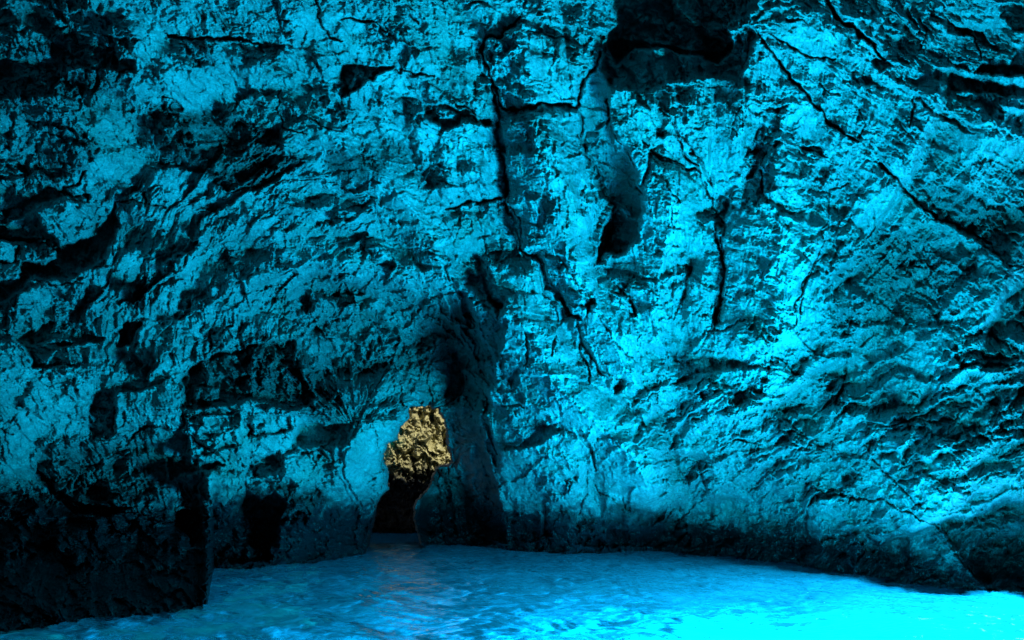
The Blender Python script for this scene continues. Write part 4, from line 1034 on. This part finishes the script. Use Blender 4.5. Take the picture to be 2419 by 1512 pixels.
HA = np.pad(HM, ((ntp, len(ex_b)), (nl, len(ex_r))), mode='constant')
fh = HA[:-1, :-1] | HA[1:, :-1] | HA[1:, 1:] | HA[:-1, 1:]
lab = np.zeros((ny_ - 1, nx_ - 1), np.int16)
PIECES = [
 ('passage_rock', 'dark upright rock standing in the right side of the passage at the water', 'rock', '5', '440,700 510,670 540,760 560,900 570,1200 400,1200 355,960 350,900 400,800'),
 ('waterline_rock', 'small pointed rock standing in the dark undercut at the water, left one of two', 'rock', '5', '1300,1035 1375,1025 1375,1100 1300,1100'),
 ('waterline_rock', 'small narrow rock standing in the dark undercut at the water, right one of two', 'rock', '5', '1415,1045 1465,1045 1450,1105 1410,1105'),
 ('rock_outcrop', 'black wet rock outcrop nearest the viewer at the lower left waterline', 'rock', '0', '-2000,1150 60,1150 150,1195 250,1212 330,1212 400,1232 450,1245 480,1232 512,1215 522,1240 496,1266 508,1300 486,1332 502,1356 476,1384 488,1408 468,1445 470,2500 -2000,2500'),
 ('rock_ledge', 'pale jutting rock ledge with a dark hollow above, left of the cave passage', 'rock', '4', '870,440 980,440 1140,440 1260,400 1380,390 1440,440 1614,480 1700,470 1890,440 1850,560 1795,650 1830,740 1800,830 1750,900 1740,1010 1700,1130 1614,1130 1400,1170 1200,1200 1002,1200 1000,1130 1030,1010 1028,920 960,760 780,740 780,650 900,620 860,520'),
 ('rock_bulge', 'pale rounded bulge of rock at the left edge above the black outcrop', 'rock', '4', '-3000,105 90,105 140,150 160,225 330,222 440,200 470,330 420,400 410,560 350,600 210,600 170,660 170,780 0,790 -3000,790'),
 ('rock_pillar', 'tall leaning rock pillar right of the dark arch, running down to the water', 'rock', '0', '1190,272 1260,262 1362,262 1375,320 1412,420 1450,490 1425,550 1412,620 1450,690 1500,760 1520,900 1560,1000 1600,1100 1620,1160 1570,1240 1560,1800 1190,1800 1180,1280 1140,1180 1150,1000 1135,900 1180,870 1178,800 1175,700 1150,620 1220,590 1205,500 1190,400'),
 ('hanging_block', 'square block of rock outlined by black cracks at top centre', 'rock', '2', '700,195 770,170 840,105 1050,180 1190,250 1180,320 1130,400 1110,495 980,490 870,505 770,510 700,380 665,260'),
 ('rock_flake', 'smooth shaded slab set back in the cleft right of the cracked square block', 'rock', '2', '1120,490 1150,380 1250,260 1290,350 1250,500 1260,560 1300,700 1370,780 1410,900 1420,1010 1400,1130 1330,1190 1225,1210 1225,1140 1285,1000 1220,900 1200,780 1140,650'),
 ('boulder', 'bright lumpy boulder above a black cavity at the far left', 'boulder', '1', '230,980 270,940 410,960 460,1020 450,1090 380,1150 300,1160 200,1080 170,1010'),
 ('rock_slab', 'long slanting slab between two straight diagonal cracks at upper right', 'rock', '3', '340,150 380,30 560,0 640,0 700,70 770,110 840,170 900,220 950,290 1060,330 1300,480 1560,600 1390,610 1330,760 1250,850 1110,950 1020,870 930,770 830,662 760,640 700,580 640,520 580,450 520,370 440,290 400,220'),
 ('rock_buttress', 'broad smooth cracked rock face in the right middle of the cave', 'rock', '0', '1800,480 1870,470 1960,500 2060,470 2120,500 2200,560 2300,620 2200,740 2080,780 1960,850 1900,880 1820,860 1650,870 1620,830 1700,760 1710,620'),
 ('rock_overhang', 'dark hollowed overhang with a bright rim at the right edge above the glowing water', 'rock', '6', '1205,950 1360,930 1500,855 1700,850 3500,850 3500,1275 1480,1282 1380,1222 1310,1130 1240,1010'),
 ('rock_shelf', 'dark stained rough shelf of rock high above the layered vault on the left', 'rock', '1', '720,490 830,500 920,520 1050,520 1150,550 1240,600 1330,600 1340,720 1440,760 1380,800 1300,850 1230,900 1080,910 1000,850 880,800 760,790 740,700 730,620 700,560'),
 ('rock_ridge', 'bright upright ridge of rock just right of the shaded cleft', 'rock', '2', '1290,420 1480,430 1612,400 1700,560 1730,760 1760,1000 1780,1200 1600,1330 1440,1310 1240,1260 1230,1210 1350,1190 1400,1130 1420,1010 1410,900 1370,780 1300,680 1260,560 1260,480'),
 ('rock_block', 'small pale block wedged at the left edge, topmost of three beside the black cavity', 'rock', '1', '-3000,1122 0,1122 80,1142 82,1190 60,1230 -3000,1230'),
 ('rock_block', 'dark flat block wedged between two paler blocks beside the black cavity', 'rock', '1', '92,1160 250,1180 260,1226 200,1250 80,1232'),
 ('rock_block', 'rounded block at the left edge, lowest of three beside the black cavity', 'rock', '1', '-3000,1250 60,1240 100,1280 80,1330 0,1370 -3000,1370'),
 ('boulder', 'broad rounded boulder below the black cavity on the left', 'boulder', '1', '80,1400 240,1310 410,1340 400,1420 330,1512 320,1590 40,1590 60,1500'),
 ('rock_arch', 'layered rock vault curving over the passage and its dark right flank', 'rock arch', '0', '400,690 480,600 620,500 760,440 900,450 1010,500 1060,590 1050,650 1140,700 1180,800 1178,870 1135,900 1150,1000 1140,1180 1180,1290 1090,1290 1075,1120 1040,950 940,950 720,960 700,830 600,790 450,820'),
 ('rock_shelf', 'bright stepped strip of rock under a black gap at the upper right edge', 'rock', '3', '1160,300 1290,320 1480,350 1700,385 3500,385 3500,600 1560,600 1300,480 1190,400'),
 ('rock_slab', 'smooth streaked slab at the right edge below the stepped bright strip', 'rock', '3', '1390,610 3500,610 3500,960 1611,960 1450,880 1330,760'),
 ('rock_slope', 'ragged ridged rock slope rising from the glowing water at lower right', 'rock', '0', '1620,880 1900,890 2100,930 2300,880 4000,860 4000,2500 1580,2500 1560,1240 1620,1160 1560,1000'),
 ('rock_roof', 'jagged dark streaked rock in the upper right corner beyond the long diagonal crack', 'rock', '3', '650,-2000 650,0 760,60 850,130 940,190 1060,290 1190,400 1160,300 1290,320 1480,350 1700,380 4000,380 4000,-2000'),
]
xc = 0.5 * (XX[:-1, :-1] + XX[1:, 1:]); yc = 0.5 * (YY[:-1, :-1] + YY[1:, 1:])
wdx = 7 * fbm(xc / 42, yc / 42, 11, 4, 0.55); wdy = 7 * fbm(xc / 42 + 50, yc / 42, 21, 4, 0.55)
for n_, (nm, lb, ct, sh, s) in enumerate(PIECES):
    lab[inside(xc + wdx, yc + wdy, pts(s, sh)) & (lab == 0)] = n_ + 1
ok = ~fh
def piece(sel):
    q = Q[sel].reshape(-1, 4)
    u, inv = np.unique(q, return_inverse=True)
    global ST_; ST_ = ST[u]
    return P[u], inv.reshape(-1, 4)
def stain_shade(o):
    a = o.data.attributes.new('stain_shade', 'FLOAT', 'POINT'); a.data.foreach_set('value', ST_.astype(np.float32)); return o
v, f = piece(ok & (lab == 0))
tag(stain_shade(mesh_obj('cave_wall', v, f, M_ROCK)), 'rough limestone wall and roof of the sea cave', 'cave wall', kind='structure')
for n_, (nm, lb, ct, sh, s) in enumerate(PIECES):
    v, f = piece(ok & (lab == n_ + 1))
    if len(f) < 20: continue
    tag(stain_shade(mesh_obj(nm, v, f, M_ROCK)), lb, ct)
# rest of the cave, behind the viewer
th = np.linspace(0, 2 * math.pi, 97); ph = np.linspace(0.02, math.pi * 0.52, 40)
TH, PH = np.meshgrid(th, ph)
rr = 12.2 + 0.9 * fbm(3 * np.cos(TH) * np.sin(PH) + 9, 3 * np.sin(TH) * np.sin(PH) + 3 * np.cos(PH), 5, 4)
v = np.stack([rr * np.sin(PH) * np.cos(TH), -rr * np.cos(PH) + 1.0, EYE + rr * np.sin(PH) * np.sin(TH)], -1).reshape(-1, 3)
ii = np.arange(TH.size).reshape(TH.shape)
f = np.stack([ii[:-1, :-1], ii[1:, :-1], ii[1:, 1:], ii[:-1, 1:]], -1).reshape(-1, 4)
tag(mesh_obj('cave_rear_wall', v, f, M_ROCK), 'rough limestone behind the viewer', 'cave wall', kind='structure')
# ------------------------------------------------------------------ sunlit rock beyond the passage
sx = np.arange(700, 1290, 1.5); sy = np.arange(780, 1420, 1.5)
SX, SY = np.meshgrid(sx, sy)
ux, uy = (SX - 990) / 100, (SY - 1040) / 100
z = 29 - 1.3 * np.exp(-((ux - .2) ** 2 + (uy + .1) ** 2) * .5) - .7 * uy + .5 * ux ** 2 * .2
QX = SX + 6 * fbm(SX / 26, SY / 26, 3, 3); QY = SY + 6 * fbm(SX / 26, SY / 26, 4, 3)
v1, e1 = cells(*rot(QX, QY, 80, 40, 20), 61)
v2, e2 = cells(*rot(QX, QY, 75, 20, 9), 62)
v3, e3 = cells(QX / 7, QY / 7, 63)
z = z - .3 * v1 - .16 * v2 - .06 * v3 - .5 * scarp(QX, QY, 12, 34, 1.3, 610) - .22 * scarp(QX, QY, -20, 15, 1.2, 620) - .1 * scarp(QX, QY, 30, 7, 1.3, 630)
z = z + 2.2 * np.clip(uy - .95 + .12 * fbm(SX / 30, SY / 30, 67), 0, 3)
z = z + .9 * np.clip(pn(QX / 20, QY / 46, 68) * 1.8 - .62, 0, 1) + .03 * fbm(SX / 4, SY / 4, 66)
v = np.stack(unproj(SX, SY, z), -1).reshape(-1, 3)
ii = np.arange(SX.size).reshape(SX.shape)
f = np.stack([ii[:-1, :-1], ii[1:, :-1], ii[1:, 1:], ii[:-1, 1:]], -1).reshape(-1, 4)
tag(mesh_obj('sunlit_rock', v, f, M_SUNROCK), 'ochre sunlit rock seen through the passage behind the arch', 'rock')
# ------------------------------------------------------------------ water
def water_material():
    m = bpy.data.materials.new('grotto_water'); m.use_nodes = True; nt = m.node_tree; lk = nt.links.new
    nt.nodes.remove(nt.nodes['Principled BSDF']); outn = nt.nodes['Material Output']
    geo = N(nt, 'ShaderNodeNewGeometry')
    mp = N(nt, 'ShaderNodeMapping'); lk(geo.outputs['Position'], mp.inputs[0]); mp.inputs['Rotation'].default_value = (0, 0, math.radians(-28)); mp.inputs['Scale'].default_value = (.55, 1.5, 1)
    def noise(sc, det, ro, di=0):
        n = N(nt, 'ShaderNodeTexNoise'); n.inputs['Scale'].default_value = sc; n.inputs['Detail'].default_value = det; n.inputs['Roughness'].default_value = ro; n.inputs['Distortion'].default_value = di
        lk(mp.outputs[0], n.inputs['Vector']); return n.outputs[0]
    a = noise(3.0, 3, .5, .6); b = noise(9, 3, .55, .8)
    ad = N(nt, 'ShaderNodeMath', operation='MULTIPLY_ADD'); lk(b, ad.inputs[0]); ad.inputs[1].default_value = .35; lk(a, ad.inputs[2])
    bp = N(nt, 'ShaderNodeBump'); bp.inputs['Strength'].default_value = 1; bp.inputs['Distance'].default_value = .08; lk(ad.outputs[0], bp.inputs['Height'])
    tr = N(nt, 'ShaderNodeBsdfTranslucent'); tr.inputs[0].default_value = (.012, .34, .62, 1); lk(bp.outputs[0], tr.inputs['Normal'])
    tp = N(nt, 'ShaderNodeBsdfTransparent'); tp.inputs[0].default_value = (.1, .6, .9, 1)
    gl = N(nt, 'ShaderNodeBsdfGlossy'); gl.inputs['Roughness'].default_value = .045; gl.inputs[0].default_value = (1, 1, 1, 1); lk(bp.outputs[0], gl.inputs['Normal'])
    m1 = N(nt, 'ShaderNodeMixShader'); m1.inputs[0].default_value = .4; lk(tr.outputs[0], m1.inputs[1]); lk(tp.outputs[0], m1.inputs[2])
    fr = N(nt, 'ShaderNodeFresnel'); fr.inputs[0].default_value = 1.33; lk(bp.outputs[0], fr.inputs['Normal'])
    m2 = N(nt, 'ShaderNodeMixShader'); lk(fr.outputs[0], m2.inputs[0]); lk(m1.outputs[0], m2.inputs[1]); lk(gl.outputs[0], m2.inputs[2])
    lk(m2.outputs[0], outn.inputs[0]); return m
wx_ = np.concatenate([grow(-12, -1, 12, .3, 1.35)[::-1], np.arange(-12, 12, .035), grow(12, 1, 12, .3, 1.35)])
wy_ = np.concatenate([grow(7.2, -1, 14, .2, 1.3)[::-1], np.arange(7.2, 12, .03), np.arange(12, 24, .06), grow(24, 1, 10, .3, 1.4)])
WXX, WYY = np.meshgrid(wx_, wy_)
def wave(x, y):
    a, b = rot(x, y, -24, 1.9, 1.0)
    w1 = a + .35 * pn(x * .7, y * .7, 801); w2 = b + .35 * pn(x * .7, y * .7, 802)
    h = .045 * pn(w1 * 1.1, w2 * 1.1, 803) + .030 * (1 - 2 * np.abs(pn(w1 * 2.1, w2 * 2.3, 804))) + .015 * (1 - 2 * np.abs(pn(w1 * 4.6 + 3, w2 * 5.2, 805))) + .004 * pn(w1 * 11, w2 * 12, 806)
    return h
inw = np.clip(1 - np.maximum(np.abs(WXX) - 12, 0) / 3, 0, 1) * np.clip(1 - np.maximum(WYY - 24, 0) / 3, 0, 1)
v = np.stack([WXX, WYY, wave(WXX, WYY) * inw], -1).reshape(-1, 3)
ii = np.arange(WXX.size).reshape(WXX.shape)
f = np.stack([ii[:-1, :-1], ii[:-1, 1:], ii[1:, 1:], ii[1:, :-1]], -1).reshape(-1, 4)
tag(mesh_obj('water', v, f, water_material()), 'glowing blue sea water filling the cave', 'water', kind='structure')
# surf churned up along the foot of the left rocks
mf = bpy.data.materials.new('sea_foam'); mf.use_nodes = True; nt = mf.node_tree; lk = nt.links.new
nt.nodes.remove(nt.nodes['Principled BSDF'])
df = N(nt, 'ShaderNodeBsdfDiffuse'); df.inputs[0].default_value = (.75, .8, .8, 1)
tp = N(nt, 'ShaderNodeBsdfTransparent'); mx = N(nt, 'ShaderNodeMixShader')
geo = N(nt, 'ShaderNodeNewGeometry'); mp = N(nt, 'ShaderNodeMapping'); lk(geo.outputs['Position'], mp.inputs[0]); mp.inputs['Scale'].default_value = (1, .8, 1)
n1 = N(nt, 'ShaderNodeTexNoise'); n1.inputs['Scale'].default_value = 1.0; n1.inputs['Detail'].default_value = 10; n1.inputs['Roughness'].default_value = .72; n1.inputs['Distortion'].default_value = .8; lk(mp.outputs[0], n1.inputs['Vector'])
at = N(nt, 'ShaderNodeAttribute', attribute_name='churn')
ad = N(nt, 'ShaderNodeMath', operation='ADD'); lk(n1.outputs[0], ad.inputs[0]); lk(at.outputs['Fac'], ad.inputs[1])
mr = N(nt, 'ShaderNodeMapRange'); lk(ad.outputs[0], mr.inputs[0]); mr.inputs[1].default_value = .84; mr.inputs[2].default_value = 1.04; mr.inputs[3].default_value = 0; mr.inputs[4].default_value = .8
lk(mr.outputs[0], mx.inputs[0]); lk(tp.outputs[0], mx.inputs[1]); lk(df.outputs[0], mx.inputs[2]); lk(mx.outputs[0], nt.nodes['Material Output'].inputs[0])
fx, fy = np.meshgrid(np.arange(-8, 0.5, .05), np.arange(6.5, 18.5, .05))
def toscreen(x, y):                         # outline of the surf, read from the drawing
    d_ = y * CP - EYE * SP; u_ = -EYE * CP - y * SP
    return W / 2 + F * x / d_, H / 2 - F * u_ / d_
px_, py_ = toscreen(fx, fy)
FO = pts('0,1440 300,1440 480,1400 495,1335 640,1320 870,1290 850,1335 800,1365 788,1400 790,1460 770,1530 500,1580 -300,1580', '0')
FO[0, 0] = -110
dd = np.full(fx.shape, 1e9)
for i in range(len(FO)): dd = np.minimum(dd, segdist(px_, py_, FO[i], FO[(i + 1) % len(FO)])[0])
dd = np.where(inside(px_, py_, FO), dd, -dd) + 30 * fbm(px_ / 80, py_ / 40, 855, 4, .6) + 22 * fbm(px_ / 22, py_ / 7, 865, 3, .6)
ch = .5 * ss(-50, 90, dd)
v = np.stack([fx, fy, wave(fx, fy) + .006], -1).reshape(-1, 3)
ii = np.arange(fx.size).reshape(fx.shape)
f = np.stack([ii[:-1, :-1], ii[:-1, 1:], ii[1:, 1:], ii[1:, :-1]], -1).reshape(-1, 4)
f = f[(ch.reshape(-1)[f] > 0.01).any(1)]
u_, inv = np.unique(f, return_inverse=True)
fo = mesh_obj('sea_foam', v[u_], inv.reshape(-1, 4), mf)
a_ = fo.data.attributes.new('churn', 'FLOAT', 'POINT'); a_.data.foreach_set('value', ch.reshape(-1)[u_].astype(np.float32))
tag(fo, 'pale turquoise surf churned up beside the black rocks on the left', 'sea foam', kind='stuff')
ms = bpy.data.materials.new('pale_sand'); ms.use_nodes = True
nt = ms.node_tree; bs = nt.nodes['Principled BSDF']; bs.inputs['Roughness'].default_value = .9
nn = N(nt, 'ShaderNodeTexNoise'); nn.inputs['Scale'].default_value = 1.2
nt.links.new(ramp(nt, nn.outputs[0], [(.3, (.25, .27, .25)), (.7, (.5, .5, .45))]), bs.inputs['Base Color'])
v = np.array([(-60, -40, -9), (60, -40, -9), (60, 70, -9), (-60, 70, -9)])
tag(mesh_obj('sea_floor', v, np.array([[0, 1, 2, 3]]), ms, False), 'pale sand sea floor under the water', 'sea floor', kind='structure')
print('built', round(time.time() - T0, 1))
